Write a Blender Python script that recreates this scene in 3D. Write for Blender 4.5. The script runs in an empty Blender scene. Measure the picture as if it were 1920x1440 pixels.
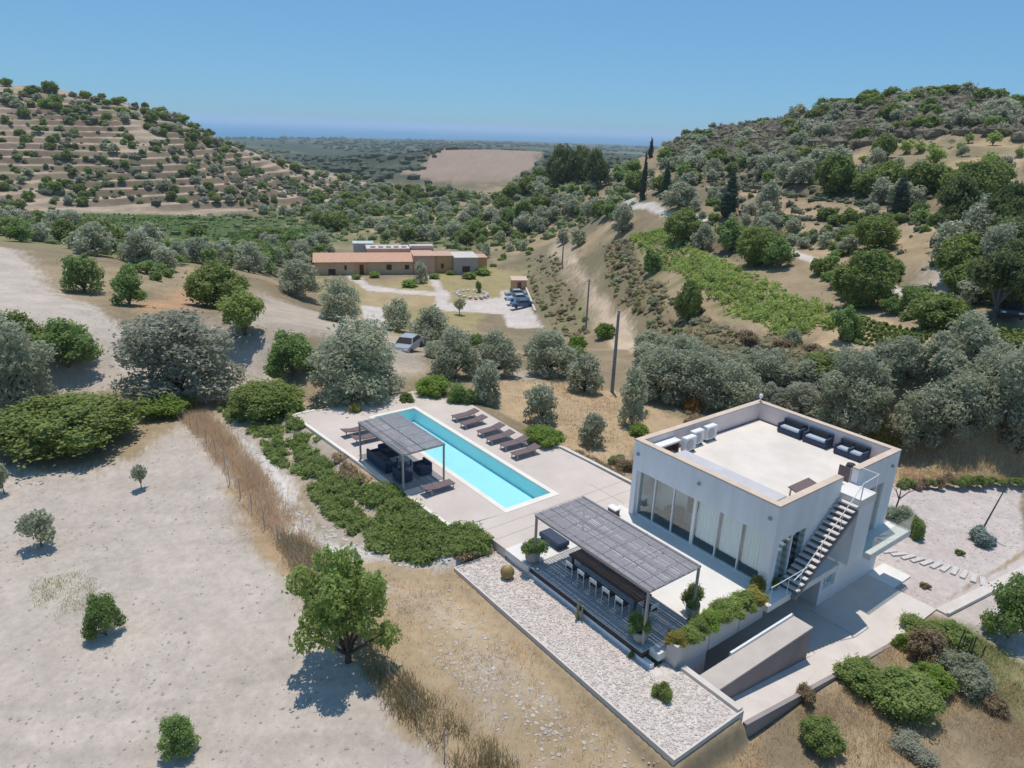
import bpy, bmesh, math, random
import numpy as np
from mathutils import Vector, Matrix

random.seed(7)
RNG = np.random.default_rng(11)
S = bpy.context.scene
COL = S.collection

# ------------------------------------------------------------------ camera, sky, sun, exposure
CP = np.array([14.42500018, -25.7633484, 19.0])            # drone position, metres; site axes X, Y
RI = np.array([0.60262711, 0.79733924, 0.03302588])
DN = np.array([0.28519853, -0.17653168, -0.94207131])
FW = np.array([-0.74532031, 0.57713665, -0.33378276])
FPX = 1351.8
cam = bpy.data.cameras.new("camera")
cam.sensor_width = 36.0
cam.lens = FPX / 1920 * 36.0
cam.clip_start = 0.5
cam.clip_end = 90000
co = bpy.data.objects.new("camera", cam)
COL.objects.link(co)
co.matrix_world = Matrix(((RI[0], -DN[0], -FW[0], CP[0]), (RI[1], -DN[1], -FW[1], CP[1]),
                          (RI[2], -DN[2], -FW[2], CP[2]), (0, 0, 0, 1)))
S.camera = co
SUNV = Vector((-0.20, 0.13, 1.0)).normalized()             # towards the sun
w = bpy.data.worlds.new("World")
S.world = w
w.use_nodes = True
nt = w.node_tree
bg = nt.nodes["Background"]
sky = nt.nodes.new("ShaderNodeTexSky")
sky.sky_type = 'NISHITA'
sky.sun_disc = False
sky.sun_elevation = math.asin(SUNV.z)
sky.sun_rotation = math.atan2(SUNV.x, SUNV.y)
sky.altitude = 1500
sky.air_density = 1.0
sky.dust_density = 0.3
sky.ozone_density = 8.0
sg_ = nt.nodes.new("ShaderNodeGamma"); sg_.inputs[1].default_value = 0.42          # clear, even summer sky: the whole dome graded alike
nt.links.new(sky.outputs[0], sg_.inputs[0])
st0 = nt.nodes.new("ShaderNodeMix"); st0.data_type = 'RGBA'; st0.blend_type = 'MULTIPLY'; st0.inputs[0].default_value = 1.0
st0.inputs[7].default_value = (1.22, 2.22, 3.05, 1)
nt.links.new(sg_.outputs[0], st0.inputs[6]); nt.links.new(st0.outputs[2], bg.inputs[0])
bg.inputs[1].default_value = 0.10
sl = bpy.data.lights.new("sun", 'SUN')
sl.energy = 3.4
sl.angle = math.radians(0.5)
sl.color = (1.0, 0.925, 0.83)
so = bpy.data.objects.new("sun", sl)
COL.objects.link(so)
so.rotation_euler = SUNV.to_track_quat('Z', 'Y').to_euler()
so.location = (0, 0, 200)
S.view_settings.view_transform = 'Standard'
S.view_settings.look = 'None'
S.view_settings.gamma = 1.0
S.view_settings.exposure = 0.05
S.view_settings.use_curve_mapping = False
S.cycles.max_bounces = 8
S.cycles.transparent_max_bounces = 12
S.cycles.volume_bounces = 1

# ------------------------------------------------------------------ pixel -> ray helpers (photo pixels, 1920 x 1440)
def ray(px, py):
    d = (px - 960) / FPX * RI + (py - 720) / FPX * DN + FW
    return d
def at_dist(px, py, dist):
    d = ray(px, py)
    return CP + d * (dist / math.hypot(d[0], d[1]))
def at_z(px, py, z):
    d = ray(px, py)
    return CP + d * ((z - CP[2]) / d[2])

# ------------------------------------------------------------------ value noise
def _h(ix, iy, s):
    n = (ix.astype(np.int64) * 374761393 + iy.astype(np.int64) * 668265263 + s * 974711) & 0x7fffffff
    n = ((n ^ (n >> 13)) * 1274126177) & 0x7fffffff
    return ((n ^ (n >> 16)) & 0xffff) / 65535.0
def vnoise(x, y, s=0):
    x = np.asarray(x, float); y = np.asarray(y, float)
    ix = np.floor(x); iy = np.floor(y); fx = x - ix; fy = y - iy
    fx = fx * fx * (3 - 2 * fx); fy = fy * fy * (3 - 2 * fy)
    a = _h(ix, iy, s); b = _h(ix + 1, iy, s); c = _h(ix, iy + 1, s); d = _h(ix + 1, iy + 1, s)
    return (a + (b - a) * fx) * (1 - fy) + (c + (d - c) * fx) * fy
def fbm(x, y, s=0, o=3):
    t = 0; a = 0.5
    for i in range(o):
        t = t + a * (vnoise(x * 2 ** i, y * 2 ** i, s + i) - 0.5); a *= 0.5
    return t
def sstep(a, b, x):
    t = np.clip((x - a) / (b - a), 0, 1)
    return t * t * (3 - 2 * t)

# ------------------------------------------------------------------ terrain heights: control points measured on the photo
CZ = [  # px, py, z
 (0,1430,-1.6),(300,1430,-1.5),(600,1430,-1.2),(150,1200,-1.6),(400,1200,-1.3),(60,1020,-1.5),(260,920,-1.3),(450,1000,-1.1),
 (0,900,-1.4),(330,830,-1.0),(560,1060,-.9),(700,1250,-1.0),(850,1430,-1.1),(420,880,-.9),(800,1100,-.75),(950,1250,-.85),
 (1100,1380,-1.0),(1250,1435,-1.3),(1450,1400,-1.8),(1700,1420,-2.3),(1900,1400,-2.8),(1560,1330,-1.9),(1750,1300,-2.5),
 (1900,1280,-2.8),(1900,1130,-2.9),(1750,1150,-2.9),(1905,1000,-2.85),(1800,960,-2.85),(1700,910,-2.8),(1900,890,-2.6),
 (1750,850,-2.4),(1900,820,-2.2),(500,900,-.8),(600,1000,-.9),(700,1040,-.8),(450,800,-.7),(640,740,-.6),(800,715,-.7),
 (900,740,-.6),(1000,800,-.6),(1100,850,-.5),(1050,720,-1.2),(1150,735,-1.6),(1230,780,-1.2),(1350,740,-1.8),(338,735,-1.2),
 (118,830,-1.3),(40,765,-1.3),(500,700,-1.2),(300,700,-1.2),(1400,760,-2),(1590,800,-2.3),(1720,830,-2.3),(1880,800,-2.2),
 (600,515,-12),(750,520,-12),(900,505,-12),(680,545,-12),(850,590,-12),(1000,600,-12),(1000,560,-12),(930,540,-12),(700,580,-12),
 (650,600,-10.5),(1098,625,-9.5),(1150,600,-8),(1200,640,-6),(0,1900,-1.7),(600,1900,-1.3),(1200,1900,-1.6),(1800,1900,-2.6)]
CD = [  # px, py, ground distance
 (0,475,110),(150,510,100),(200,560,85),(50,600,68),(300,570,80),(450,620,66),(550,640,62),(700,640,75),(760,650,75),
 (100,450,150),(300,500,115),(500,520,125),(930,700,62),(1030,700,62),(1000,650,80),(700,600,98),(800,645,80),
 (600,450,220),(750,440,225),(900,440,215),(450,450,215),(280,420,250),(100,400,270),(520,440,220),(560,400,290),(400,400,285),
 (700,380,330),(800,400,290),(950,400,255),(1000,430,215),(850,365,400),(1050,455,185),(980,470,190),(1130,420,170),(1060,500,150),
 (1000,520,150),(1110,480,150),(1090,540,128),(1190,450,140),(1300,560,95),(1250,520,108),(1400,610,78),(1480,625,74),(1540,580,82),
 (1400,490,108),(1300,470,120),(1650,640,70),(1780,640,68),(1200,560,104),(1300,640,76),(1300,680,68),(1250,740,58),(1500,690,66),
 (1850,700,62),(1650,570,84),(1760,610,74),(1870,600,74),(1600,500,98),(1480,475,110),(1700,480,98),(1880,480,92),(1600,420,122),
 (1750,420,112),(1900,410,108),(1450,400,135),(1300,415,138),(1200,390,155),(1150,380,175),(1350,350,165),(1500,350,150),
 (1650,370,138),(1800,380,128),(1900,360,130),(1500,290,190),(1650,300,172),(1750,290,168),(1880,300,158),(1650,240,205),
 (1800,240,195),(1900,240,190),(1300,290,260),(1400,260,260),(1500,222,270),(1600,195,265),(1780,176,260),(1900,198,255),
 (1700,185,262),(1250,268,330),(1870,190,280),(1920,182,300),(1050,355,235),(1110,350,235),(1150,330,260),(1000,350,270),
 (950,370,290),(1180,305,300),(100,385,290),(250,385,290),(400,375,300),(100,330,320),(300,330,325),(100,280,352),(300,290,355),
 (450,330,360),(550,350,380),(650,360,400),(100,230,390),(250,230,400),(60,162,470),(160,178,460),(240,192,450),(330,222,450),
 (400,253,460),(480,288,470),(560,312,490),(650,336,510),(750,358,540),(0,160,480),(760,320,640),(860,340,560),(960,330,590),
 (800,285,900),(1000,285,900),(900,281,1000),(1020,300,750),(700,330,800),(650,300,1200),(600,282,1800),(700,278,2000),
 (900,273,2600),(500,270,2500)]
CA = [  # azimuth pixel (on the horizon), distance, z : ground hidden behind the crests
 (60,760,-5),(330,760,-20),(560,850,-35),(-200,760,10),(-500,450,25),(-300,250,-5),(-300,110,4),(-300,40,-1.5),(1780,420,5),(1500,430,0),(1950,440,15),
 (1250,480,-12),(1080,330,-22),(1000,380,-26),(1170,420,-20),(2300,300,38),(2400,120,12),(2300,40,-3),(60,1800,-45),(1500,1500,-35),(1900,1500,-30),
 (300,2600,-58),(900,3800,-56),(1400,3500,-56),(1900,3500,-52),(0,2400,-56),(300,4000,-75.5),(620,5000,-75.5),(900,6000,-75.5),(1500,6300,-75),(2100,6500,-72),(-200,3900,-75.5),
 (300,5600,-95),(620,6800,-95),(900,8200,-95),(1500,9000,-95),(2100,9000,-95),(-200,5600,-95)]
def polar(x, y):
    dx = x - CP[0]; dy = y - CP[1]
    f2 = FW[:2] / np.hypot(*FW[:2]); r2 = np.array([-f2[1], f2[0]]) * -1.0
    a = np.arctan2(dx * r2[0] + dy * r2[1], dx * f2[0] + dy * f2[1])
    return a, np.hypot(dx, dy)
def from_polar(a, d):
    f2 = FW[:2] / np.hypot(*FW[:2]); r2 = np.array([f2[1], -f2[0]])
    return CP[0] + d * (np.cos(a) * f2[0] + np.sin(a) * r2[0]), CP[1] + d * (np.cos(a) * f2[1] + np.sin(a) * r2[1])
pts = [at_z(*p) for p in CZ] + [at_dist(*p) for p in CD]
for px, d, z in CA:
    p = at_dist(px, 242, d); pts.append(np.array([p[0], p[1], z]))
for k in range(7):                                          # ground behind the drone goes on level
    a = math.radians(70 + k * 36.7)
    for d, z in ((15, -1.6), (60, -2.5), (300, -8), (1500, -10)):
        x, y = from_polar(a, d); pts.append(np.array([x, y, z]))
pts = np.array(pts)
PA, PD = polar(pts[:, 0], pts[:, 1]); PL = np.log(PD)
def _ker(r2): return np.sqrt(r2 + 0.0016)
_N = len(pts)
_K = _ker((PA[:, None] - PA[None]) ** 2 + (PL[:, None] - PL[None]) ** 2)
_A = np.zeros((_N + 3, _N + 3)); _A[:_N, :_N] = _K - np.eye(_N) * 0.004
_A[:_N, _N] = 1; _A[:_N, _N + 1] = PA; _A[:_N, _N + 2] = PL; _A[_N:, :_N] = _A[:_N, _N:].T
_w = np.linalg.solve(_A, np.concatenate([pts[:, 2], np.zeros(3)]))
def rect_w(x, y, x0, x1, y0, y1, m):
    dx = np.maximum(np.maximum(x0 - x, x - x1), 0); dy = np.maximum(np.maximum(y0 - y, y - y1), 0)
    return 1 - sstep(0, m, np.hypot(dx, dy))
def pip(x, y, poly):
    ins = np.zeros(x.shape, bool); n = len(poly)
    for i in range(n):
        x0, y0 = poly[i]; x1, y1 = poly[(i + 1) % n]
        if y0 == y1: continue
        c = ((y0 > y) != (y1 > y)) & (x < (x1 - x0) * (y - y0) / (y1 - y0) + x0)
        ins ^= c
    return ins
HILL = np.array([0.0])
def terrace_mask(a, d):
    ml = (1 - sstep(-0.16, -0.04, a)) * sstep(272, 300, d) * (1 - sstep(400, 470, d))
    mr = sstep(0.22, 0.28, a) * sstep(95, 120, d) * (1 - sstep(190, 225, d)) * 0.7
    return ml, mr
def terrain(x, y, full=False):
    x = np.asarray(x, float); y = np.asarray(y, float); sh = x.shape
    x = x.ravel(); y = y.ravel()
    a, d = polar(x, y); l = np.log(np.maximum(d, 1.0))
    z = np.empty_like(x)
    for i in range(0, len(x), 40000):
        s = slice(i, i + 40000)
        k = _ker((a[s, None] - PA[None]) ** 2 + (l[s, None] - PL[None]) ** 2)
        z[s] = k @ _w[:_N] + _w[_N] + _w[_N + 1] * a[s] + _w[_N + 2] * l[s]
    ml, mr = terrace_mask(a, d)
    amp = np.clip((d - 60) / 140, 0, 1)
    z = z + amp * 1.6 * fbm(x / 28, y / 28, 5, 3) * (1 - 0.6 * ml)
    z = z + 0.10 * fbm(x / 2.2, y / 2.2, 9, 2)
    fr = np.zeros_like(z)
    for m, hh, sd in ((ml, 2.25, 21), (mr, 2.6, 31)):
        if len(m) == 0 or m.max() <= 0: continue
        k = z / hh + 1.3 * fbm(x / 55, y / 55, sd, 3); m = m * sstep(-.30, .05, fbm(x / 38, y / 26, sd + 9, 2) + .12)
        f = (k - np.floor(k)); f = np.clip(f + .10 * fbm(x / 9, y / 9, sd + 5, 2), 0, .9999)
        st = sstep(0.62, 0.98, f)
        z = z + m * 0.9 * hh * (st - f)
        fr = np.maximum(fr, m * ((f > 0.60) & (f < 1.0)))
    # villa pad
    pw = 1 - sstep(0, 10, np.maximum(np.hypot((x + 118) / 1.0, (y - 50) / 1.3) - 16, 0))
    z = z * (1 - pw) + (-12.05) * pw
    # the site itself: ground lies under the decks, court and garden
    for (x0, x1, y0, y1, zz, m) in ((-31.2, -8, -9.6, 2.6, -0.14, 1.2), (-9, 0.4, -7.4, 10.6, -0.62, .8),
                                    (-9.9, 3.5, -9.95, -6.4, -0.66, 0.5), (-2.0, 3.35, -6.0, 10.2, -3.2, 0.35),
                                    (-0.2, 3.8, 10.2, 24, -2.88, 2.0), (-27.9, -11.9, -5.5, -1.6, -1.9, 0.5)):
        wgt = rect_w(x, y, x0, x1, y0, y1, m)
        z = z * (1 - wgt) + zz * wgt
    if full: return z.reshape(sh), a.reshape(sh), d.reshape(sh), fr.reshape(sh), ml.reshape(sh)
    return z.reshape(sh)
_T = np.exp(np.linspace(math.log(9), math.log(9000), 1100))
def ground(px, py, dmin=0):
    """the point where the line of sight through a photo pixel meets the ground"""
    d = ray(px, py); h = math.hypot(d[0], d[1])
    t = _T[_T > dmin] / h
    X = CP[0] + d[0] * t; Y = CP[1] + d[1] * t; Z = CP[2] + d[2] * t
    g = terrain(X, Y) - Z
    i = np.argmax(g > 0)
    if g[i] <= 0:                                           # just over a crest: take the crest itself
        m = t * h < 900
        i = int(np.argmax(np.where(m, g / t, -1e9))); return Vector((X[i], Y[i], Z[i] + g[i]))
    if i == 0: return Vector((X[0], Y[0], Z[0] + g[0]))
    f = g[i - 1] / (g[i - 1] - g[i])
    t = t[i - 1] + (t[i] - t[i - 1]) * f
    p = CP + d * t
    return Vector((p[0], p[1], float(terrain(np.array([p[0]]), np.array([p[1]]))[0])))
def gpoly(px): return [tuple(ground(*p)[:2]) for p in px]

# ------------------------------------------------------------------ materials
def new_mat(name):
    m = bpy.data.materials.new(name); m.use_nodes = True
    return m, m.node_tree, m.node_tree.nodes["Principled BSDF"]
def N(t, kind, **kw):
    n = t.nodes.new(kind)
    for k, v in kw.items(): setattr(n, k, v)
    return n
def c4(c): return (c[0], c[1], c[2], 1)
MATS = {}
PALE = 1.13                                                  # every base colour lifted a little so shaded parts come out lighter
def mat(name, c1, c2=None, scale=3.0, rough=0.7, bump=0.0, bscale=None, spec=0.3, metal=0.0, stretch=None, detail=5, obj=True):
    if name in MATS: return MATS[name]
    if c2 is None: c2 = tuple(v * 0.82 for v in c1)
    c1 = tuple(min(v * PALE, .84) for v in c1); c2 = tuple(min(v * PALE, .80) for v in c2)
    m, t, p = new_mat(name)
    p.inputs["Roughness"].default_value = rough
    p.inputs["Specular IOR Level"].default_value = spec
    p.inputs["Metallic"].default_value = metal
    if c2 is None: c2 = tuple(v * 0.82 for v in c1)
    g = N(t, "ShaderNodeNewGeometry"); mp = N(t, "ShaderNodeMapping")
    if stretch: mp.inputs["Scale"].default_value = stretch
    t.links.new(g.outputs["Position"], mp.inputs["Vector"])
    n = N(t, "ShaderNodeTexNoise"); n.inputs["Scale"].default_value = scale; n.inputs["Detail"].default_value = detail
    n.inputs["Roughness"].default_value = 0.65
    t.links.new(mp.outputs[0], n.inputs["Vector"])
    r = N(t, "ShaderNodeValToRGB")
    r.color_ramp.elements[0].position = 0.33; r.color_ramp.elements[1].position = 0.66
    r.color_ramp.elements[0].color = c4(c2); r.color_ramp.elements[1].color = c4(c1)
    t.links.new(n.outputs[0], r.inputs[0]); t.links.new(r.outputs[0], p.inputs["Base Color"])
    if bump:
        b = N(t, "ShaderNodeBump"); b.inputs["Strength"].default_value = bump; b.inputs["Distance"].default_value = 0.05
        n2 = N(t, "ShaderNodeTexNoise"); n2.inputs["Scale"].default_value = bscale or scale * 6; n2.inputs["Detail"].default_value = 4
        t.links.new(g.outputs["Position"], n2.inputs["Vector"])
        t.links.new(n2.outputs[0], b.inputs["Height"]); t.links.new(b.outputs[0], p.inputs["Normal"])
    MATS[name] = m
    return m
def leaf_mat(name, c1, c2, trans=0.22, hue=0.35):
    if name in MATS: return MATS[name]
    trans = min(.58, trans + .14)
    c1 = tuple(v * min(1.46, .66 / max(c1)) for v in c1); c2 = tuple(b * .55 + a * .40 for a, b in zip(c1, c2))
    m, t, p = new_mat(name)
    p.inputs["Roughness"].default_value = 0.62; p.inputs["Specular IOR Level"].default_value = 0.25
    g = N(t, "ShaderNodeNewGeometry"); oi = N(t, "ShaderNodeObjectInfo")
    n = N(t, "ShaderNodeTexNoise"); n.inputs["Scale"].default_value = 0.9; n.inputs["Detail"].default_value = 3
    t.links.new(g.outputs["Position"], n.inputs["Vector"])
    a = N(t, "ShaderNodeMath", operation='MULTIPLY_ADD'); a.inputs[1].default_value = 0.55; a.inputs[2].default_value = -0.12
    t.links.new(g.outputs["Random Per Island"], a.inputs[0])
    b = N(t, "ShaderNodeMath", operation='MULTIPLY_ADD'); b.inputs[1].default_value = 0.35
    t.links.new(oi.outputs["Random"], b.inputs[0]); t.links.new(a.outputs[0], b.inputs[2])
    c = N(t, "ShaderNodeMath", operation='MULTIPLY_ADD'); c.inputs[1].default_value = 0.45
    t.links.new(n.outputs[0], c.inputs[0]); t.links.new(b.outputs[0], c.inputs[2])
    r = N(t, "ShaderNodeValToRGB")
    r.color_ramp.elements[0].position = 0.1; r.color_ramp.elements[1].position = 0.95
    r.color_ramp.elements[0].color = c4(c2); r.color_ramp.elements[1].color = c4(c1)
    t.links.new(c.outputs[0], r.inputs[0])
    t.links.new(r.outputs[0], p.inputs["Base Color"])
    sc_ = N(t, "ShaderNodeVectorMath", operation='SCALE'); sc_.inputs["Scale"].default_value = 1.35; t.links.new(r.outputs[0], sc_.inputs[0])
    tr = N(t, "ShaderNodeBsdfTranslucent"); t.links.new(sc_.outputs[0], tr.inputs[0])
    mx = N(t, "ShaderNodeMixShader"); mx.inputs[0].default_value = trans
    t.links.new(p.outputs[0], mx.inputs[1]); t.links.new(tr.outputs[0], mx.inputs[2])
    t.links.new(mx.outputs[0], t.nodes["Material Output"].inputs[0])
    MATS[name] = m
    return m
def glass_mat(name, tint=(0.8, 0.92, 0.92), refl=0.9, f0=1.45):
    if name in MATS: return MATS[name]
    m, t, p = new_mat(name)
    tr = N(t, "ShaderNodeBsdfTransparent"); tr.inputs[0].default_value = c4(tint)
    gl = N(t, "ShaderNodeBsdfGlossy"); gl.inputs["Roughness"].default_value = 0.02; gl.inputs[0].default_value = (refl, refl, refl, 1)
    lw = N(t, "ShaderNodeLayerWeight"); lw.inputs[0].default_value = .5
    pw = N(t, "ShaderNodeMath", operation='POWER'); pw.inputs[1].default_value = 4.0; t.links.new(lw.outputs["Facing"], pw.inputs[0])
    fr = N(t, "ShaderNodeMath", operation='MULTIPLY_ADD'); fr.inputs[1].default_value = .8; fr.inputs[2].default_value = ((f0 - 1) / (f0 + 1)) ** 2
    t.links.new(pw.outputs[0], fr.inputs[0])
    mx = N(t, "ShaderNodeMixShader")
    t.links.new(fr.outputs[0], mx.inputs[0]); t.links.new(tr.outputs[0], mx.inputs[1]); t.links.new(gl.outputs[0], mx.inputs[2])
    t.links.new(mx.outputs[0], t.nodes["Material Output"].inputs[0])
    MATS[name] = m
    return m

# ------------------------------------------------------------------ mesh helpers
def mesh_np(name, V, F, mats, smooth=False, mi=None):
    V = np.asarray(V, np.float32); me = bpy.data.meshes.new(name)
    if isinstance(F, np.ndarray):
        nf, k = F.shape; tot = np.full(nf, k, np.int32); lp = F.ravel().astype(np.int32)
    else:
        tot = np.array([len(f) for f in F], np.int32); lp = np.array([i for f in F for i in f], np.int32); nf = len(F)
    me.vertices.add(len(V)); me.vertices.foreach_set("co", V.ravel())
    me.loops.add(len(lp)); me.loops.foreach_set("vertex_index", lp)
    me.polygons.add(nf)
    st = np.concatenate([[0], np.cumsum(tot)[:-1]]).astype(np.int32)
    me.polygons.foreach_set("loop_start", st); me.polygons.foreach_set("loop_total", tot)
    me.polygons.foreach_set("use_smooth", np.full(nf, bool(smooth)))
    for m in (mats if isinstance(mats, (list, tuple)) else [mats]): me.materials.append(m)
    if mi is not None: me.polygons.foreach_set("material_index", np.asarray(mi, np.int32))
    me.update(calc_edges=True); me.validate()
    return me
class MB:
    def __init__(s): s.v = []; s.f = []; s.mi = []; s.cur = 0
    def add(s, V, F):
        o = len(s.v); s.v += [tuple(v) for v in V]
        for f in F: s.f.append([i + o for i in f]); s.mi.append(s.cur)
        return s
    def box(s, x0, x1, y0, y1, z0, z1):
        V = [(x0, y0, z0), (x1, y0, z0), (x1, y1, z0), (x0, y1, z0), (x0, y0, z1), (x1, y0, z1), (x1, y1, z1), (x0, y1, z1)]
        return s.add(V, [(0, 3, 2, 1), (4, 5, 6, 7), (0, 1, 5, 4), (1, 2, 6, 5), (2, 3, 7, 6), (3, 0, 4, 7)])
    def bbox(s, x0, x1, y0, y1, z0, z1, b=0.03):
        bm = bmesh.new(); bmesh.ops.create_cube(bm, size=1)
        for v in bm.verts: v.co = Vector(((x0 + x1) / 2 + v.co.x * (x1 - x0), (y0 + y1) / 2 + v.co.y * (y1 - y0), (z0 + z1) / 2 + v.co.z * (z1 - z0)))
        bmesh.ops.bevel(bm, geom=bm.edges[:], offset=b, segments=2, affect='EDGES')
        bm.verts.index_update()
        s.add([v.co for v in bm.verts], [[v.index for v in f.verts] for f in bm.faces]); bm.free(); return s
    def prism(s, poly, z0, z1):
        a = sum(poly[i][0] * poly[(i + 1) % len(poly)][1] - poly[(i + 1) % len(poly)][0] * poly[i][1] for i in range(len(poly)))
        if a < 0: poly = poly[::-1]
        n = len(poly)
        z0 = z0 if isinstance(z0, (list, tuple)) else [z0] * n; z1 = z1 if isinstance(z1, (list, tuple)) else [z1] * n
        V = [(p[0], p[1], z) for p, z in zip(poly, z0)] + [(p[0], p[1], z) for p, z in zip(poly, z1)]
        F = [list(range(n))[::-1], list(range(n, 2 * n))] + [(i, (i + 1) % n, n + (i + 1) % n, n + i) for i in range(n)]
        return s.add(V, F)
    def tube(s, pts, rs, n=6):
        pts = [Vector(p) for p in pts]
        if not isinstance(rs, (list, tuple)): rs = [rs] * len(pts)
        V = []; F = []
        for i, p in enumerate(pts):
            d = (pts[min(i + 1, len(pts) - 1)] - pts[max(i - 1, 0)]).normalized()
            q = d.to_track_quat('Z', 'Y')
            for k in range(n):
                a = 2 * math.pi * k / n
                V.append(p + q @ Vector((rs[i] * math.cos(a), rs[i] * math.sin(a), 0)))
        for i in range(len(pts) - 1):
            for k in range(n):
                F.append((i * n + k, i * n + (k + 1) % n, (i + 1) * n + (k + 1) % n, (i + 1) * n + k))
        F.append(list(range(n))[::-1]); F.append([(len(pts) - 1) * n + k for k in range(n)])
        return s.add(V, F)
    def lathe(s, prof, c, n=16):
        V = []; F = []
        for r, z in prof:
            for k in range(n):
                a = 2 * math.pi * k / n; V.append((c[0] + r * math.cos(a), c[1] + r * math.sin(a), c[2] + z))
        for i in range(len(prof) - 1):
            for k in range(n): F.append((i * n + k, i * n + (k + 1) % n, (i + 1) * n + (k + 1) % n, (i + 1) * n + k))
        F.append(list(range(n))[::-1]); F.append([(len(prof) - 1) * n + k for k in range(n)])
        return s.add(V, F)
    def mesh(s, name, mats, smooth=False): return mesh_np(name, s.v, s.f, mats, smooth, s.mi)
    def build(s, name, mats, parent=None, smooth=False, M=None):
        if M is not None: s.v = [tuple(M @ Vector(v)) for v in s.v]
        return link(name, s.mesh(name, mats, smooth), parent)
def link(name, me, parent=None):
    o = bpy.data.objects.new(name, me); COL.objects.link(o)
    if parent is not None: o.parent = parent
    return o
def tag(o, label=None, cat=None, group=None, kind=None):
    if label: o["label"] = label
    if cat: o["category"] = cat
    if group: o["group"] = group
    if kind: o["kind"] = kind
    return o
def thing(name, label, cat, loc=(0, 0, 0), rz=0.0, group=None):
    o = bpy.data.objects.new(name, None); COL.objects.link(o)
    o.location = loc; o.rotation_euler = (0, 0, rz); o.empty_display_size = 0.2
    return tag(o, label, cat, group)
def children(o): return list(o.children)
def copy_tree(o, kids=None):
    c = o.copy(); COL.objects.link(c)
    for ch in kids.get(o, []) if kids is not None else children(o):
        k = copy_tree(ch, kids); k.parent = c
    return c
def kid_map(root):
    m = {root: list(root.children)}
    for c in root.children: m.update(kid_map(c))
    return m
def struct(o): return tag(o, kind="structure")
def single(mb, name, m, label, cat, group=None, loc=(0, 0, 0), rz=0, smooth=False):
    o = mb.build(name, m, None, smooth); o.location = loc; o.rotation_euler = (0, 0, rz)
    return tag(o, label, cat, group)
def part(mb, name, m, root, smooth=False):
    """geometry given in site coordinates, stored relative to its thing's (or part's) origin"""
    off = Vector((0, 0, 0)); r = root
    while r is not None: off += r.location; r = r.parent
    return mb.build(name, m, root, smooth, Matrix.Translation(-off))

# ------------------------------------------------------------------ ground mesh and its soils
ad = np.radians(np.concatenate([np.linspace(-180, -52, 34), np.linspace(-47, 47, 690), np.linspace(52, 176, 32)]))
dd = np.exp(np.concatenate([np.linspace(math.log(a), math.log(b), n, endpoint=False) for a, b, n in ((6, 48, 215), (48, 260, 215), (260, 540, 250), (540, 9001, 80))]))
AA, DDm = np.meshgrid(ad, dd)
GX, GY = from_polar(AA, DDm)
GZ, _a, _d, FR, ML = terrain(GX, GY, True)
SOIL = dict(pale=(.425, .366, .312), pale2=(.44, .383, .33), white=(.50, .46, .42), tan=(.40, .295, .185), orange=(.40, .25, .145),
            dry=(.335, .255, .16), scrub=(.225, .178, .115), bank=(.20, .165, .10), olive=(.20, .195, .095), green=(.13, .15, .055),
            vine=(.075, .115, .035), wood=(.055, .075, .05), hill=(.385, .30, .225), riser=(.15, .112, .08), field=(.285, .215, .165),
            road=(.52, .475, .425), garden=(.46, .40, .37), lawn=(.30, .25, .13), pavel=(.50, .44, .40), track=(.50, .385, .28))
cx_ = np.empty(GX.shape + (3,)); cx_[:] = SOIL['scrub']
nz1 = fbm(GX / 9, GY / 9, 3, 4); nz2 = fbm(GX / 2.3, GY / 2.3, 13, 3)
nz3 = fbm(GX / 60, GY / 60, 17, 3)
t_ = sstep(-.1, .2, nz1)[..., None]
cx_ = cx_ * (1 - t_ * .6) + np.array(SOIL['dry']) * t_ * .6
far_ = sstep(480, 620, _d)[..., None]
fc = np.array(SOIL['wood']) * (1 + 0.7 * nz3[..., None])
fc = fc + sstep(.08, .2, fbm(GX / 320, GY / 120, 41, 3))[..., None] * np.array((.10, .075, .05))
cx_ = cx_ * (1 - far_) + fc * far_
gr_ = (sstep(.3, .36, _a) * sstep(185, 230, _d))[..., None]
cx_ = cx_ * (1 - gr_) + np.array((.19, .155, .11)) * gr_
def zone(px, soil, jit=0.012, mix=1.0, blend=None, dr=None, raw=False):
    poly = px if raw else gpoly(px)
    xs = [p[0] for p in poly]; ys = [p[1] for p in poly]
    sc = max(max(xs) - min(xs), max(ys) - min(ys))
    m = (GX > min(xs) - 3) & (GX < max(xs) + 3) & (GY > min(ys) - 3) & (GY < max(ys) + 3)
    if dr: m &= (_d > dr[0]) & (_d < dr[1])
    x = GX[m]; y = GY[m]; j = jit * _d[m]; q = np.maximum(_d[m] / 60, .25)
    ins = 0
    wx = j * 5 * (vnoise(x / (5 * q), y / (5 * q), 52) - .5); wy = j * 5 * (vnoise(x / (5 * q), y / (5 * q), 53) - .5)
    for k in range(4):
        rx = RNG.normal(size=x.shape) * j * .6; ry = RNG.normal(size=x.shape) * j * .6
        xx = x + wx + rx + j * 3 * (vnoise(x / (.7 * q), y / (.7 * q), 50 + k * 7) - .5)
        yy = y + wy + ry + j * 3 * (vnoise(x / (.7 * q), y / (.7 * q), 51 + k * 7) - .5)
        ins = ins + pip(xx, yy, poly).astype(float) * mix / 4
    if blend is not None: ins = ins * blend[m]
    cur = cx_[m]
    cx_[m] = cur * (1 - ins[:, None]) + np.array(SOIL[soil]) * ins[:, None]
sc0 = sstep(-.05, .12, fbm(GX / 7, GY / 7, 71, 3) + .5 * nz3) * sstep(95, 150, _d) * (1 - sstep(560, 640, _d))
patch = sstep(-.12, .12, nz2); patch1 = sstep(-.1, .15, nz1)
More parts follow.
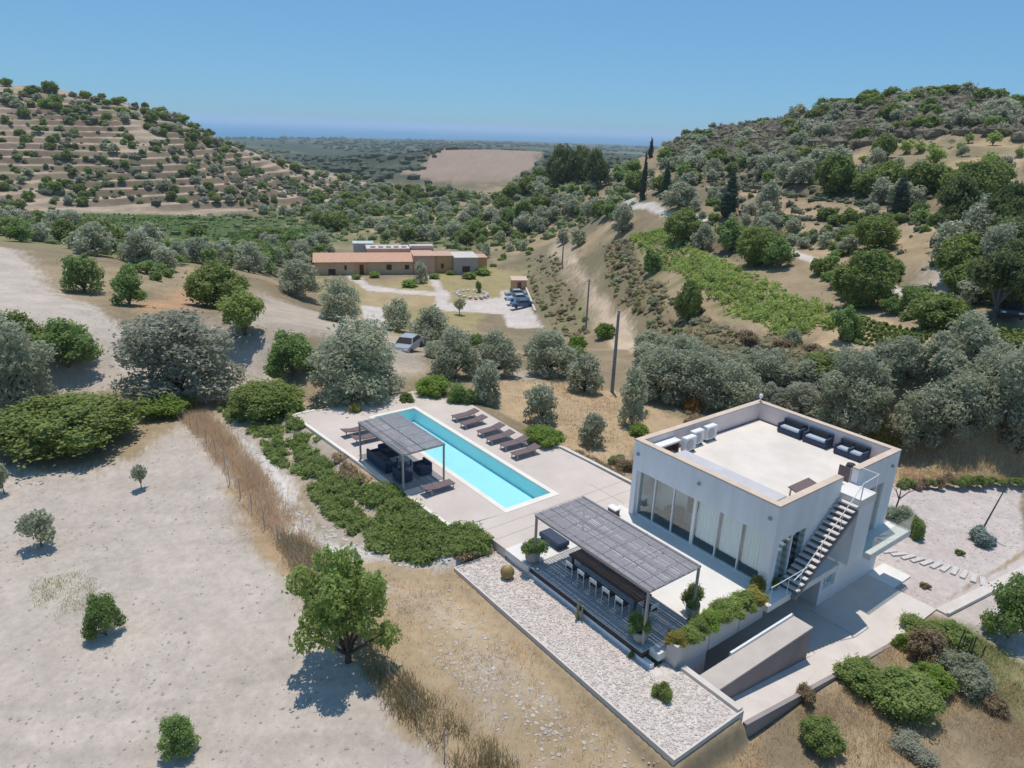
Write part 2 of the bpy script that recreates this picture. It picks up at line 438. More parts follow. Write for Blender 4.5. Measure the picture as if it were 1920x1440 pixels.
# valley and hills
zone([(-300,150),(0,150),(250,175),(420,255),(560,310),(720,355),(700,400),(420,398),(0,395),(-300,395)], 'hill', .01, dr=(270, 620))
hm = ML * (1 - 0)  # terraced hillside: banks between the treads are brown
b_ = (FR * sstep(-.55, -.05, nz3))[..., None] * .92
cx_ = cx_ * (1 - b_) + np.array(SOIL['riser']) * b_
b_ = (ML * sstep(.10, .3, nz1 + nz3))[..., None] * .5
cx_ = cx_ * (1 - b_) + np.array(SOIL['bank']) * b_
zone([(0,400),(420,400),(700,395),(900,400),(960,470),(640,460),(560,500),(300,500),(0,455)], 'olive', .02, .8)
zone([(60,397),(420,402),(545,412),(420,452),(300,446),(150,432)], 'vine', .004)
zone([(395,446),(600,416),(592,445),(500,472),(430,468)], 'vine', .004)
zone([(740,322),(800,286),(880,280),(1020,282),(1012,312),(960,336),(880,346),(800,336)], 'field', .004, dr=(500, 1300))
zone([(620,390),(900,335),(1190,330),(1190,400),(960,470),(640,450)], 'tan', .03, .75, patch1)
zone([(1520,292),(1700,258),(1830,252),(1920,272),(1920,345),(1850,342),(1600,332),(1480,322)], 'tan', .01, .9)
zone([(1330,345),(1500,358),(1640,395),(1860,402),(1850,420),(1600,408),(1330,362)], 'tan', .01, .8)
zone([(1380,368),(1600,428),(1560,445),(1370,392)], 'tan', .01, .8)
zone([(1400,470),(1640,430),(1920,420),(1920,590),(1700,590),(1640,480)], 'tan', .02, .7, patch1)
zone([(1700,500),(1770,480),(1800,530),(1760,560),(1690,545)], 'pale', .01, .8)
ROADS = []
for pl in ([(1120,372),(1200,386),(1250,402),(1325,418)], [(1440,455),(1490,475),(1535,492)], [(1640,535),(1695,551),(1760,572)]):
    ROADS.append(pl); zone([(x, y - 7) for x, y in pl] + [(x, y + 6) for x, y in pl[::-1]], 'road', .001)
zone([(1110,450),(1180,450),(1260,550),(1420,640),(1230,652),(1110,540)], 'bank', .01)
zone([(980,480),(1060,470),(1090,540),(1160,640),(1030,622),(990,560)], 'olive', .01, .6, patch)
zone([(1060,440),(1095,455),(1106,530),(1160,590),(1215,640),(1250,662),(1190,662),(1100,562),(1080,485),(1050,470)], 'track', .006)
zone([(1090,450),(1130,420),(1150,400),(1160,408),(1140,430),(1110,470)], 'tan', .006)
zone([(1180,448),(1240,438),(1330,488),(1500,575),(1620,620),(1480,642),(1350,600),(1250,540)], 'dry', .006)
zone([(1180,448),(1240,438),(1330,488),(1500,575),(1560,600),(1480,632),(1350,595),(1250,535)], 'green', .01, .8, patch)
zone([(1590,585),(1700,610),(1810,632),(1815,660),(1690,672),(1540,645)], 'tan', .006)
zone([(1240,650),(1480,645),(1700,672),(1640,690),(1300,690)], 'scrub', .01)
ms_ = (sc0 * np.where(_a > .2, .50, .26))[..., None]
cx_ = cx_ * (1 - ms_) + np.array((.125, .125, .075)) * ms_
# villa garden
zone([(560,515),(700,535),(930,500),(1000,500),(1010,560),(940,562),(900,605),(680,645),(590,560)], 'lawn', .006)
zone([(690,548),(780,548),(835,560),(840,572),(780,572),(690,570)], 'tan', .004, .6)
for pl in ([(945,546),(985,540),(1025,613),(957,614)], [(838,572),(900,562),(950,558),(955,590),(900,586),(838,584)],
           [(805,510),(826,516),(838,540),(852,552),(850,562),(838,584),(822,572),(826,550)],
           [(658,512),(672,514),(695,534),(760,543),(830,548),(830,556),(760,551),(690,544),(655,520)],
           [(678,572),(722,575),(724,612),(690,612)]):
    zone(pl, 'pavel', .002)
# around the site
zone([(-500,470),(0,462),(60,470),(130,540),(215,600),(300,640),(500,660),(560,700),(460,745),(330,750),(190,725),(100,745),(0,750),(-500,800)], 'pale', .01)
zone([(285,540),(360,528),(352,600),(300,625)], 'orange', .01)
zone([(330,500),(480,560),(420,600),(340,560)], 'tan', .02, .6)
zone([(400,600),(520,558),(620,590),(740,600),(700,640),(560,640),(480,700)], 'pale', .012, .7)
zone([(700,620),(790,640),(800,700),(700,700)], 'pale', .012, .6)
zone([(880,690),(1000,690),(1060,700),(930,712)], 'white', .01, .5)
zone([(930,710),(1060,712),(1150,735),(1260,780),(1310,790),(1190,850),(1175,905),(1140,885),(1070,850),(980,795),(915,760)], 'tan', .008)
zone([(960,720),(1100,730),(1190,800),(1120,860)], 'dry', .03, .55, patch)
zone([(1690,826),(1920,826),(1920,900),(1690,905)], 'tan', .01, .85)
zone([(1690,870),(1920,875),(1920,900),(1690,905)], 'olive', .02, .4, patch)
zone([(1660,905),(1920,905),(1920,1022),(1745,1140),(1600,1060),(1640,960)], 'garden', .002)
zone([(1740,1143),(1920,1033),(1960,1240),(1905,1250)], 'garden', .002)
zone([(0,868),(240,872),(300,800),(352,800),(430,890),(520,1015),(560,1080),(640,1190),(720,1300),(850,1440),(1100,2000),(-900,2000),(-900,900)], 'pale', .01)
zone([(330,785),(400,775),(470,860),(570,1010),(640,1085),(740,1250),(960,1440),(1300,2000),(1060,2000),(840,1440),(640,1200),(545,1075),(420,890)], 'dry', .012)
zone([(380,800),(480,870),(590,1030),(640,1085),(560,1080),(470,930)], 'orange', .012, .55)
zone([(540,1045),(700,1040),(850,1065),(1285,1422),(1420,1500),(1900,2000),(1250,2000),(940,1440),(720,1250),(640,1090)], 'dry', .01)
zone([(600,1060),(760,1060),(860,1110),(1285,1440),(1200,1440),(900,1230),(700,1120)], 'tan', .03, .75, patch)
zone([(700,1090),(800,1120),(1080,1350),(1240,1500),(1120,1500),(960,1350),(790,1200)], 'pale', .014, .8, patch1)
zone([(820,1160),(900,1240),(1040,1400),(1000,1420),(880,1290)], 'pale2', .02, .7, patch)
zone([(415,775),(470,825),(500,870),(560,955),(640,1010),(700,1035),(850,1040),(845,1070),(700,1055),(600,1045),(540,1000),(450,870)], 'white', .008)
zone([(560,770),(600,830),(700,900),(830,990),(930,1030),(880,1050),(700,1040),(560,930),(480,850),(430,770),(520,740)], 'pale', .012, .55)
zone([(1330,1350),(1560,1300),(1660,1215),(1750,1150),(1912,1246),(2300,1440),(2300,2000),(1280,2000),(1290,1424)], 'scrub', .004)
zone([(1330,1350),(1560,1300),(1660,1215),(1750,1150),(1912,1246),(2300,1440),(2300,2000),(1280,2000),(1290,1424)], 'dry', .01, .8, patch)
zone([(1420,1340),(1620,1310),(1750,1400),(1500,1420)], 'tan', .03, .5, patch1)
zone([(1690,1175),(1780,1160),(1930,1258),(1930,1335),(1800,1290)], 'green', .012, .75)
zone([(1840,1240),(1912,1250),(2100,1330),(1960,1390),(1870,1330)], 'olive', .012, .7)
fd_ = pip(GX, GY, gpoly([(-900,900),(0,868),(240,872),(352,800),(560,1080),(850,1440),(1100,2000),(-900,2000)])) & (_d < 75)
cx_ *= (1 + (0.20 * nz2 + 0.14 * nz1) * (1 - .7 * fd_))[..., None]
# plough lines and wheel marks in the bare field, tread marks on the track
u_ = GX * .35 + GY; fld = pip(GX, GY, gpoly([(-900,900),(0,868),(240,872),(352,800),(560,1080),(850,1440),(1100,2000),(-900,2000)])) & (_d < 75)
pu_ = (GX * .60 + GY * .80); pv_ = (GX * -.80 + GY * .60) + .02 * pu_ ** 1 + 1.6 * nz1
ln_ = sstep(.62, .8, vnoise(pu_ / 14, pv_ / .42, 77)) * fld
cx_ *= (1 - .07 * ln_ + .06 * sstep(.7, .85, vnoise(pu_ / 9, pv_ / .6, 78)) * fld)[..., None]
for a0, b0 in (((470, 870), (640, 1230)), ((640, 1230), (760, 1440))):
    pass
nr, ncl = GX.shape
idx = np.arange(nr * ncl).reshape(nr, ncl)
nxt = np.roll(idx, -1, axis=1)
F = np.stack([idx[:-1], nxt[:-1], nxt[1:], idx[1:]], -1).reshape(-1, 4)
V = np.stack([GX, GY, GZ], -1).reshape(-1, 3)
gm, gt, gp = new_mat("ground")
at_ = N(gt, "ShaderNodeAttribute"); at_.attribute_name = "soil"
ge = N(gt, "ShaderNodeNewGeometry")
def gnoise(scale, det, rough=.6):
    n = N(gt, "ShaderNodeTexNoise"); n.inputs["Scale"].default_value = scale; n.inputs["Detail"].default_value = det
    n.inputs["Roughness"].default_value = rough; gt.links.new(ge.outputs["Position"], n.inputs["Vector"]); return n
n1 = gnoise(2.6, 8, .75); n2 = gnoise(.35, 6, .7)
r1 = N(gt, "ShaderNodeMapRange"); r1.inputs[1].default_value = .25; r1.inputs[2].default_value = .75; r1.inputs[3].default_value = .80; r1.inputs[4].default_value = 1.20
gt.links.new(n1.outputs[0], r1.inputs[0])
r2 = N(gt, "ShaderNodeMapRange"); r2.inputs[1].default_value = .3; r2.inputs[2].default_value = .7; r2.inputs[3].default_value = .86; r2.inputs[4].default_value = 1.14
gt.links.new(n2.outputs[0], r2.inputs[0])
mm = N(gt, "ShaderNodeMath", operation='MULTIPLY'); gt.links.new(r1.outputs[0], mm.inputs[0]); gt.links.new(r2.outputs[0], mm.inputs[1])
vm = N(gt, "ShaderNodeVectorMath", operation='SCALE'); gt.links.new(at_.outputs["Color"], vm.inputs[0]); gt.links.new(mm.outputs[0], vm.inputs["Scale"])
gt.links.new(vm.outputs[0], gp.inputs["Base Color"])
gp.inputs["Roughness"].default_value = .95; gp.inputs["Specular IOR Level"].default_value = .08
bp = N(gt, "ShaderNodeBump"); bp.inputs["Strength"].default_value = .35; bp.inputs["Distance"].default_value = .10
gt.links.new(n1.outputs[0], bp.inputs["Height"]); gt.links.new(bp.outputs[0], gp.inputs["Normal"])
gme = mesh_np("ground", V, F, gm, True)
ca = gme.attributes.new("soil", 'FLOAT_COLOR', 'POINT')
ca.data.foreach_set("color", np.concatenate([np.clip(cx_ * PALE, .01, .8).reshape(-1, 3), np.ones((nr * ncl, 1))], 1).astype(np.float32).ravel())
struct(link("ground", gme))
# sea
seam, seat, seap = new_mat("sea_water")
seap.inputs["Base Color"].default_value = (.015, .20, .40, 1); seap.inputs["Roughness"].default_value = .5; seap.inputs["Specular IOR Level"].default_value = .2
a_ = np.radians(np.linspace(-75, 75, 61)); d_ = np.exp(np.linspace(math.log(3000), math.log(44000), 26))
A2, D2 = np.meshgrid(a_, d_); SX, SY = from_polar(A2, D2)
i2 = np.arange(A2.size).reshape(A2.shape)
struct(link("sea", mesh_np("sea", np.stack([SX, SY, np.full(SX.shape, -76.0)], -1).reshape(-1, 3),
       np.stack([i2[:-1, :-1], i2[1:, :-1], i2[1:, 1:], i2[:-1, 1:]], -1).reshape(-1, 4), seam)))
# haze
hz = MB().box(-47000, 47000, -47000, 47000, -130, 62)
hm_ = bpy.data.materials.new("haze_air"); hm_.use_nodes = True
ht = hm_.node_tree; ht.nodes.remove(ht.nodes["Principled BSDF"])
pv = ht.nodes.new("ShaderNodeVolumePrincipled"); pv.inputs["Color"].default_value = (.76, .88, 1, 1); pv.inputs["Density"].default_value = 1.15e-4
pv.inputs["Anisotropy"].default_value = 0.2
ht.links.new(pv.outputs[0], ht.nodes["Material Output"].inputs["Volume"])
tag(hz.build("haze", hm_), kind="stuff")

# ================================================================== the house, terrace and pool
M_CONC = mat("concrete", (.79, .78, .765), (.655, .65, .64), .9, .85, .15, 9, stretch=(1.6, 1.6, .22), detail=8)
M_CONC2 = mat("pale_concrete", (.60, .545, .495), (.51, .46, .415), .8, .85, .1, 9, detail=7)
M_COPE = mat("sand_coping", (.60, .475, .37), (.50, .40, .32), 1.5, .8)
M_INNER = mat("warm_plaster", (.70, .61, .58), (.60, .52, .495), .8, .85)
M_WHITE = mat("white_terrace", (.69, .66, .62), (.61, .585, .545), .6, .75)
M_ROOF = mat("roof_screed", (.69, .63, .56), (.57, .515, .455), .45, .85, detail=7)
M_DECK = mat("deck_stone", (.56, .485, .43), (.47, .405, .36), .35, .8, .05, 20, detail=8)
M_COPP = mat("pool_coping", (.72, .68, .60), (.64, .60, .53), 1.2, .75)
M_POOL = mat("pool_lining", (.50, .77, .81), (.45, .72, .77), .8, .5)
M_METAL = mat("grey_metal", (.36, .35, .34), (.30, .29, .28), 6, .45, metal=.3)
M_WMET = mat("white_metal", (.74, .74, .72), (.68, .68, .66), 6, .4)
M_DARK = mat("charcoal", (.045, .047, .055), (.03, .032, .038), 5, .7)
M_WOOD = mat("dark_wood", (.13, .085, .07), (.08, .052, .045), 6, .6, stretch=(.4, 4, 4))
M_LOUN = mat("brown_mesh", (.165, .12, .122), (.13, .092, .095), 14, .75)
M_BOARD = mat("grey_board", (.44, .43, .425), (.34, .335, .335), 2.5, .8, stretch=(.3, 5, 1))
M_REED = mat("grey_reed", (.37, .35, .36), (.27, .255, .265), 3.0, .9, stretch=(5, .6, 1), detail=8)
M_REED2 = mat("dark_reed", (.12, .115, .12), (.09, .088, .09), 3.0, .9)
M_GLASS = glass_mat("window_glass", (.90, .96, .96), .95, 1.8)
M_RAILG = glass_mat("rail_glass", (.90, .955, .935), .9, 1.45)
M_WATER = glass_mat("pool_water", (.80, .965, .985), .95, 1.33)
M_CURT = mat("white_curtain", (.82, .83, .80), (.76, .78, .75), 1.5, .9, stretch=(6, 6, .2))
M_TEAL = mat("dark_floor", (.06, .09, .10), (.05, .075, .085), 1, .5)
M_CUSH = mat("grey_blue_cushion", (.40, .45, .50), (.34, .39, .45), 3, .9)
M_RATT = mat("dark_rattan", (.055, .075, .118), (.036, .05, .08), 22, .8)
M_STONE = mat("white_stone", (.58, .55, .52), (.44, .41, .39), 6, .9)
M_POT = mat("grey_pot", (.30, .31, .30), (.24, .25, .24), 4, .8)
M_SOILD = mat("dark_soil", (.09, .07, .05), None, 8, .95)
M_KERB = mat("kerb_stone", (.60, .55, .50), (.50, .46, .42), 2, .85)

# pool deck ----------------------------------------------------------
PX0, PX1, PY0, PY1 = -27.85, -12.0, -5.42, -1.70           # outer edge of the pool coping
deck = [(-30.9, -9.5), (-12.2, -8.42), (-12.2, -7.52), (-9.28, -7.46), (-9.28, 2.45), (-14.26, 2.41), (-16.61, 2.30),
        (-18.08, 1.62), (-25.85, 1.92), (-28.48, 1.05), (-30.7, .36)]
d1 = MB()
d1.prism([(-30.9, -9.5), (-12.2, -8.42), (PX1, PY0), (PX0, PY0)], -.62, 0)
d1.prism([(-12.2, -8.42), (-12.2, -7.52), (-9.28, -7.46), (-9.28, 2.45), (-14.26, 2.41), (PX1, PY1), (PX1, PY0)], -.62, 0)
d1.prism([(PX1, PY1), (-14.26, 2.41), (-16.61, 2.30), (-18.08, 1.62), (-25.85, 1.92), (-28.48, 1.05), (PX0, PY1)], -.62, 0)
d1.prism([(PX0, PY1), (-28.48, 1.05), (-30.7, .36), (-30.9, -9.5), (PX0, PY0)], -.62, 0)
d1.prism([(-9.28, -.02), (-8.44, -.02), (-8.44, 3.2), (-9.28, 3.2)], -.62, -.004)
dk = struct(d1.build("pool_deck", M_DECK))
jn = MB()
for x in (-11.2, -10.2): jn.box(x - .012, x + .012, -7.4, 2.38, -.05, .004)
jn.box(-12, -9.3, 0.55, .575, -.05, .0045)
jn.box(-30.6, -28, -5.5, -5.475, -.05, .004)
o = jn.build("deck_joint", mat("joint", (.30, .26, .235), None, 2, .9), dk)
kb = MB()
kb.prism([(-30.98, -9.72), (-16.95, -8.92), (-16.95, -8.72), (-30.98, -9.50)], -.7, .05)
kb.prism([(-30.98, -9.499), (-30.76, -9.487), (-30.76, -8.0), (-30.98, -8.0)], -.7, .05)
kb.prism([(-16.60, -8.86), (-12.3, -8.62), (-12.3, -8.43), (-16.60, -8.67)], -.7, .05)
single(kb, "deck_kerb", M_COPP, "low pale stone kerb along the outer left edge of the pool deck", "kerb")
kb = MB()
kb.prism([(-18.1, 1.66), (-16.6, 2.36), (-14.2, 2.47), (-8.45, 2.62), (-8.45, 2.80), (-14.2, 2.70), (-16.7, 2.60), (-18.2, 1.90)], -.7, .10)
single(kb, "deck_wall", M_KERB, "low grey retaining kerb between the pool deck and the dry grass, running to the house", "kerb")
# white surround strip, basin and water
pool = thing("swimming_pool", "long rectangular turquoise swimming pool set in the stone deck", "pool", (-19.9, -3.56, 0))
cw = .30
cp_ = MB()
cp_.box(PX0, PX1, PY0, PY0 + cw, -.12, .02); cp_.box(PX0, PX1, PY1 - cw, PY1, -.12, .02)
cp_.box(PX0, PX0 + cw, PY0 + cw, PY1 - cw, -.12, .02); cp_.box(PX1 - cw - .1, PX1, PY0 + cw, PY1 - cw, -.12, .02)
part(cp_, "coping", M_COPP, pool)
bx = MB(); x0, x1, y0, y1 = PX0 + cw + .002, PX1 - cw - .102, PY0 + cw + .002, PY1 - cw - .002
zb = -.95
bx.add([(x0, y0, zb), (x1, y0, zb), (x1, y1, zb), (x0, y1, zb), (x0, y0, -.12), (x1, y0, -.12), (x1, y1, -.12), (x0, y1, -.12)],
       [(0, 1, 2, 3), (0, 4, 5, 1), (1, 5, 6, 2), (2, 6, 7, 3), (3, 7, 4, 0)])
for i in range(3): bx.box(x1 - .35 * (3 - i), x1 - .35 * (2 - i) - .004, y0 + .004, y0 + 1.2, zb + .003, -.35 - .18 * (2 - i))
part(bx, "basin", M_POOL, pool)
wt, ws, wp = M_WATER, M_WATER.node_tree, None
nb = N(ws, "ShaderNodeBump"); nb.inputs["Strength"].default_value = .25; nb.inputs["Distance"].default_value = .05
nn = N(ws, "ShaderNodeTexNoise"); nn.inputs["Scale"].default_value = 2.2
gg = N(ws, "ShaderNodeNewGeometry"); ws.links.new(gg.outputs["Position"], nn.inputs["Vector"]); ws.links.new(nn.outputs[0], nb.inputs["Height"])
for n in ws.nodes:
    if n.type in ('BSDF_GLOSSY',): ws.links.new(nb.outputs[0], n.inputs["Normal"])
wm = MB(); wm.add([(x0, y0, -.10), (x1, y0, -.10), (x1, y1, -.10), (x0, y1, -.10)], [(0, 1, 2, 3)])
part(wm, "water", M_WATER, pool)

# white terrace, board deck and walkway --------------------------------
tr = MB()
BX0, BX1, BY0, BY1 = -7.48, -.42, -7.42, -4.42
for r in ((-9.25, BX0, -7.5, 0.28), (BX0, BX1, BY1, 0.28), (BX1, .06, -7.0, 0.28)):
    tr.box(r[0], r[1], r[2], r[3], -.30, .03)
tr.box(.06, .72, -.82, 4.9, -.30, .026)
te = struct(tr.build("terrace", M_WHITE))
sk = MB()
sk.box(-9.20, .04, -7.40, -7.2, -.75, -.302)
struct(sk.build("terrace_base", M_CONC))
bd = thing("board_deck", "grey timber board deck under the long reed pergola, inset in the white terrace", "deck", (-3.95, -5.9, 0))
nb_ = 20; wdt = (BY1 - BY0) / nb_
base = MB(); base.box(BX0, BX1, BY0 + .03, BY1, -.30, -.06); part(base, "frame", M_DARK, bd)
bm0 = None
for i in range(nb_):
    if bm0 is None:
        bmb = MB(); bmb.bbox(BX0 + .01, BX1 - .01, -wdt / 2 + .009, wdt / 2 - .009, -.05, .022, .006); bmb.v = [(v[0] + 3.95, v[1], v[2]) for v in bmb.v]
        bm0 = bmb.mesh("board", M_BOARD)
    o = link("board", bm0, bd); o.location = (0, BY0 + (i + .5) * wdt + 5.9, random.uniform(-.003, .003))

# gravel bed -----------------------------------------------------------
M_GRAV = mat("gravel_bed", (.66, .585, .53), (.46, .405, .365), 5.0, .95, .8, 16, detail=9)
gv = MB()
gv.box(-9.85, 3.40, -9.90, -7.55, -.95, -.50); gv.box(.75, 3.40, -7.55, -6.45, -3.2, -.50); gv.box(-9.85, -9.35, -7.55, -7.2, -.95, -.50)
gv.box(-9.35, .06, -7.55, -7.40, -.95, -.503); gv.box(.06, .75, -7.55, -6.58, -.95, -.502)
struct(gv.build("gravel_bed", M_GRAV))
kb = MB()
kb.box(-9.92, -9.85, -9.97, -7.1, -1.3, -.45); kb.box(-9.85, 3.47, -9.97, -9.90, -1.5, -.45); kb.box(3.40, 3.47, -9.90, -6.2, -3.0, -.45)
single(kb, "gravel_kerb", M_KERB, "thin pale kerb edging the white gravel bed beside the dry track", "kerb")
kb = MB(); kb.box(.75, 3.40, -6.45, -6.20, -3.2, -.36)
single(kb, "kerb_wall", M_CONC2, "pale kerb wall between the gravel bed and the sunken driveway", "kerb")
rk = MB(); ico = bmesh.new(); bmesh.ops.create_icosphere(ico, subdivisions=1, radius=1)
iv = np.array([v.co[:] for v in ico.verts]); jf = np.array([[v.index for v in f.verts] for f in ico.faces]); ico.free()
def rocks(n, poly_fn, size, zf, flat=.55):
    Vs = []; Fs = []; o = 0
    for i in range(n):
        x, y = poly_fn(); s = size[0] + (size[1] - size[0]) * RNG.random() ** 2.2
        v = iv * (s * RNG.uniform(.7, 1.3), s * RNG.uniform(.7, 1.3), s * flat) * (1 + RNG.uniform(-.22, .22, (12, 1)))
        a = RNG.uniform(0, 6.28); c, sn = math.cos(a), math.sin(a)
        v = np.stack([v[:, 0] * c - v[:, 1] * sn + x, v[:, 0] * sn + v[:, 1] * c + y, v[:, 2] + zf(x, y)], 1)
        Vs.append(v); Fs.append(jf + o); o += 12
    return np.concatenate(Vs), np.concatenate(Fs)
def leaf_like_stone(name, c1, c2):
    m, t, p = new_mat(name); p.inputs["Roughness"].default_value = .9; p.inputs["Specular IOR Level"].default_value = .15
    g = N(t, "ShaderNodeNewGeometry"); r = N(t, "ShaderNodeValToRGB")
    r.color_ramp.elements[0].color = c4(c2); r.color_ramp.elements[1].color = c4(c1)
    t.links.new(g.outputs["Random Per Island"], r.inputs[0]); t.links.new(r.outputs[0], p.inputs["Base Color"]); return m
M_PEB = leaf_like_stone("pebble", (.76, .68, .62), (.50, .435, .39))
def gpt():
    while True:
        x = RNG.uniform(-9.8, 3.35); y = RNG.uniform(-9.85, -6.5)
        if y < -7.5 or x > .8: return x, y
V, F = rocks(6500, gpt, (.02, .065), lambda x, y: -.495)
tag(link("pebbles", mesh_np("pebbles", V, F, M_PEB, True)), kind="stuff")

# house ------------------------------------------------------------------
house = thing("flat_roofed_house", "modern square concrete house with flat roof terrace, glass front and outside stair", "house", (-4.2, 5.3, 0))
HX, HY = -8.4, 10.55
PT = 4.22                                                    # wall top under the coping
w1 = MB()
w1.box(HX, 0, 0, .30, 2.68, PT)                              # lintel over the glass front
w1.box(HX, -8.1, 0, .30, 0.0, 2.68); w1.box(-.50, 0, 0, .30, 0.0, 2.68)
part(w1, "front_wall", M_CONC, house)
w2 = MB()
w2.box(HX, -8.1, .30, HY - .30, -1.2, PT)
w2.box(HX, 0, HY - .30, HY, -3.2, PT)
part(w2, "rear_wall", M_CONC, house)
w3 = MB()                                                    # stair side (x = 0)
w3.box(-.30, 0, .30, .45, 0, PT); w3.box(-.30, 0, .45, 2.55, 2.45, PT)
w3.box(-.30, 0, 2.55, 5.05, 0, PT); w3.box(-.30, 0, 5.05, 6.45, 0, 3.40); w3.box(-.30, 0, 6.45, 7.90, 0, PT)
w3.box(-.30, 0, 7.90, 9.45, 2.78, PT); w3.box(-.30, 0, 9.45, HY - .30, 0, PT)
w3.box(-.30, 0, .30, HY - .30, -.30, 0)
w3.box(-.30, 0, 4.95, 5.20, -3.2, -.30); w3.box(-.30, 0, 6.32, HY - .30, -3.2, -.30)
w3.box(-.30, 0, 5.20, 6.32, -3.2, -2.0); w3.box(-.30, 0, 5.20, 6.32, -.55, -.30)
w3.box(-3.0, -.30, 4.95, 5.2, -3.2, -.302)
part(w3, "stair_wall", M_CONC, house)
cpg = MB(); T0, T1 = PT + .002, 4.30
cpg.box(HX - .02, .02, -.02, .33, T0, T1); cpg.box(HX - .02, .02, HY - .33, HY + .02, T0, T1)
cpg.box(HX - .02, -8.07, .33, HY - .33, T0, T1); cpg.box(-.33, .02, .33, 5.05, T0, T1); cpg.box(-.33, .02, 6.45, HY - .33, T0, T1)
part(cpg, "coping", M_COPE, house)
inn = MB()                                                   # parapet inner faces, light bounced off the roof painted in as warm tint
inn.box(-8.10, -8.085, .315, HY - .315, 3.25, PT); inn.box(-8.085, -.315, HY - .315, HY - .30, 3.25, PT)
inn.box(-8.085, -.315, .30, .315, 3.25, PT); inn.box(-.315, -.30, .315, 5.05, 3.25, PT); inn.box(-.315, -.30, 6.45, HY - .315, 3.25, PT)
part(inn, "parapet_lining", M_INNER, house)
rf = MB(); rf.box(-8.085, -.30, .315, HY - .315, 2.95, 3.25); part(rf, "roof_slab", M_ROOF, house)
gut = MB()
gut.box(-8.08, -.32, HY - .42, HY - .318, 3.25, 3.256); gut.box(-8.08, -7.98, .32, HY - .42, 3.25, 3.256)  # thin flat brown strip along the foot of two parapets
part(gut, "gutter", M_LOUN, house)
fl = MB(); fl.box(-8.1, -.30, .30, 10.25, -.30, .02); part(fl, "floor", M_TEAL, house)
cl = MB(); cl.box(-8.1, -.3, .31, 10.25, 2.72, 2.90); part(cl, "ceiling", M_WHITE, house)
# glass front: seven bays, sliding leaves
mx_ = [-8.10, -7.00, -5.76, -4.45, -3.06, -1.79, -.50]
fr = MB(); fr.box(-8.1, -.5, .24, .34, 2.56, 2.68); fr.box(-8.1, -.5, .22, .36, .02, .09); fr.box(-8.1, -8.04, .24, .34, .09, 2.56); fr.box(-.56, -.5, .24, .34, .09, 2.56)
frp = part(fr, "window_frame", M_WMET, house)
for x in mx_[1:-1]:
    ww = .17 if abs(x + 4.45) < .01 else .055
    mb = MB(); mb.box(x - ww / 2, x + ww / 2, .23, .35, .09, 2.56); part(mb, "mullion", M_WMET, frp)
for a, b in zip(mx_[:-1], mx_[1:]):
    mb = MB(); mb.box(a + .07, b - .07, .285, .30, .09, 2.56); part(mb, "pane", M_GLASS, frp)
for a, b in zip(mx_[3:-1], mx_[4:]):
    mb = MB(); n = 24
    xs = np.linspace(a + .12, b - .05, n); ys = .42 + .025 * np.sin(np.arange(n) * 1.9)
    V = [(x, y, .50) for x, y in zip(xs, ys)] + [(x, y, 2.66) for x, y in zip(xs, ys)]
    mb.add(V, [(i, i + 1, n + i + 1, n + i) for i in range(n - 1)]); part(mb, "curtain", M_CURT, house)
iw = MB(); iw.box(-8.08, -.32, 1.75, 1.9, .02, 2.7)
part(iw, "inner_wall", M_WHITE, house)
mb = MB(); mb.box(-.06, -.045, .45, 2.55, .1, 2.45); sg = part(mb, "side_window", M_GLASS, house)
mb = MB(); mb.box(-.10, -.02, 1.46, 1.54, .1, 2.45); mb.box(-.1, -.02, .45, 2.55, .02, .1); part(mb, "frame", M_WMET, sg)
mb = MB(); mb.box(-.36, -.34, .5, 1.45, .02, 2.5); part(mb, "curtain", M_CURT, house)
# lower window and upper side door
mb = MB(); mb.box(-.20, -.18, 5.20, 6.32, -2.0, -.55); lw = part(mb, "lower_window", M_GLASS, house)
mb = MB(); mb.box(-.21, -.15, 5.72, 5.78, -2.0, -.55); mb.box(-.21, -.15, 5.20, 6.32, -2.0, -1.94); part(mb, "frame", M_WMET, lw)
mb = MB(); mb.box(-.30, -.28, 5.20, 6.32, -2.0, -.55); part(mb, "blind", M_CURT, lw)
mb = MB(); mb.box(-.22, -.20, 7.90, 8.58, .03, 2.78); dr_ = part(mb, "side_door", M_GLASS, house)
mb = MB(); mb.box(-.19, -.12, 8.58, 9.45, .03, 2.78); part(mb, "door_leaf", mat("tan_panel", (.45, .41, .36), None, 2, .7), house)
mb = MB(); mb.box(-.13, -.09, 8.66, 8.69, .95, 1.15); part(mb, "handle", M_METAL, dr_)
# wall lamps and the mast lamp on the corner
for x in (-8.1, -4.2, -.35):
    mb = MB(); mb.box(x - .07, x + .07, -.10, 0, 3.50 if x > -8 else 3.5, 3.62); part(mb, "wall_lamp", M_METAL, house)
for y in (9.9,):
    mb = MB(); mb.box(0, .1, y - .07, y + .07, 3.5, 3.62); part(mb, "wall_lamp", M_METAL, house)
lamp = thing("corner_lamp", "small white floodlight on a short post at the rear corner of the parapet", "lamp", (-8.2, 10.35, 4.3))
mb = MB(); mb.tube([(-8.2, 10.35, 4.3), (-8.2, 10.35, 4.62)], .035, 8); part(mb, "post", M_WMET, lamp)
mb = MB(); mb.lathe([(.02, 0), (.10, .04), (.12, .14), (.08, .24), (.02, .27)], (-8.2, 10.35, 4.5), 12); part(mb, "lamp_head", M_WMET, lamp, True)
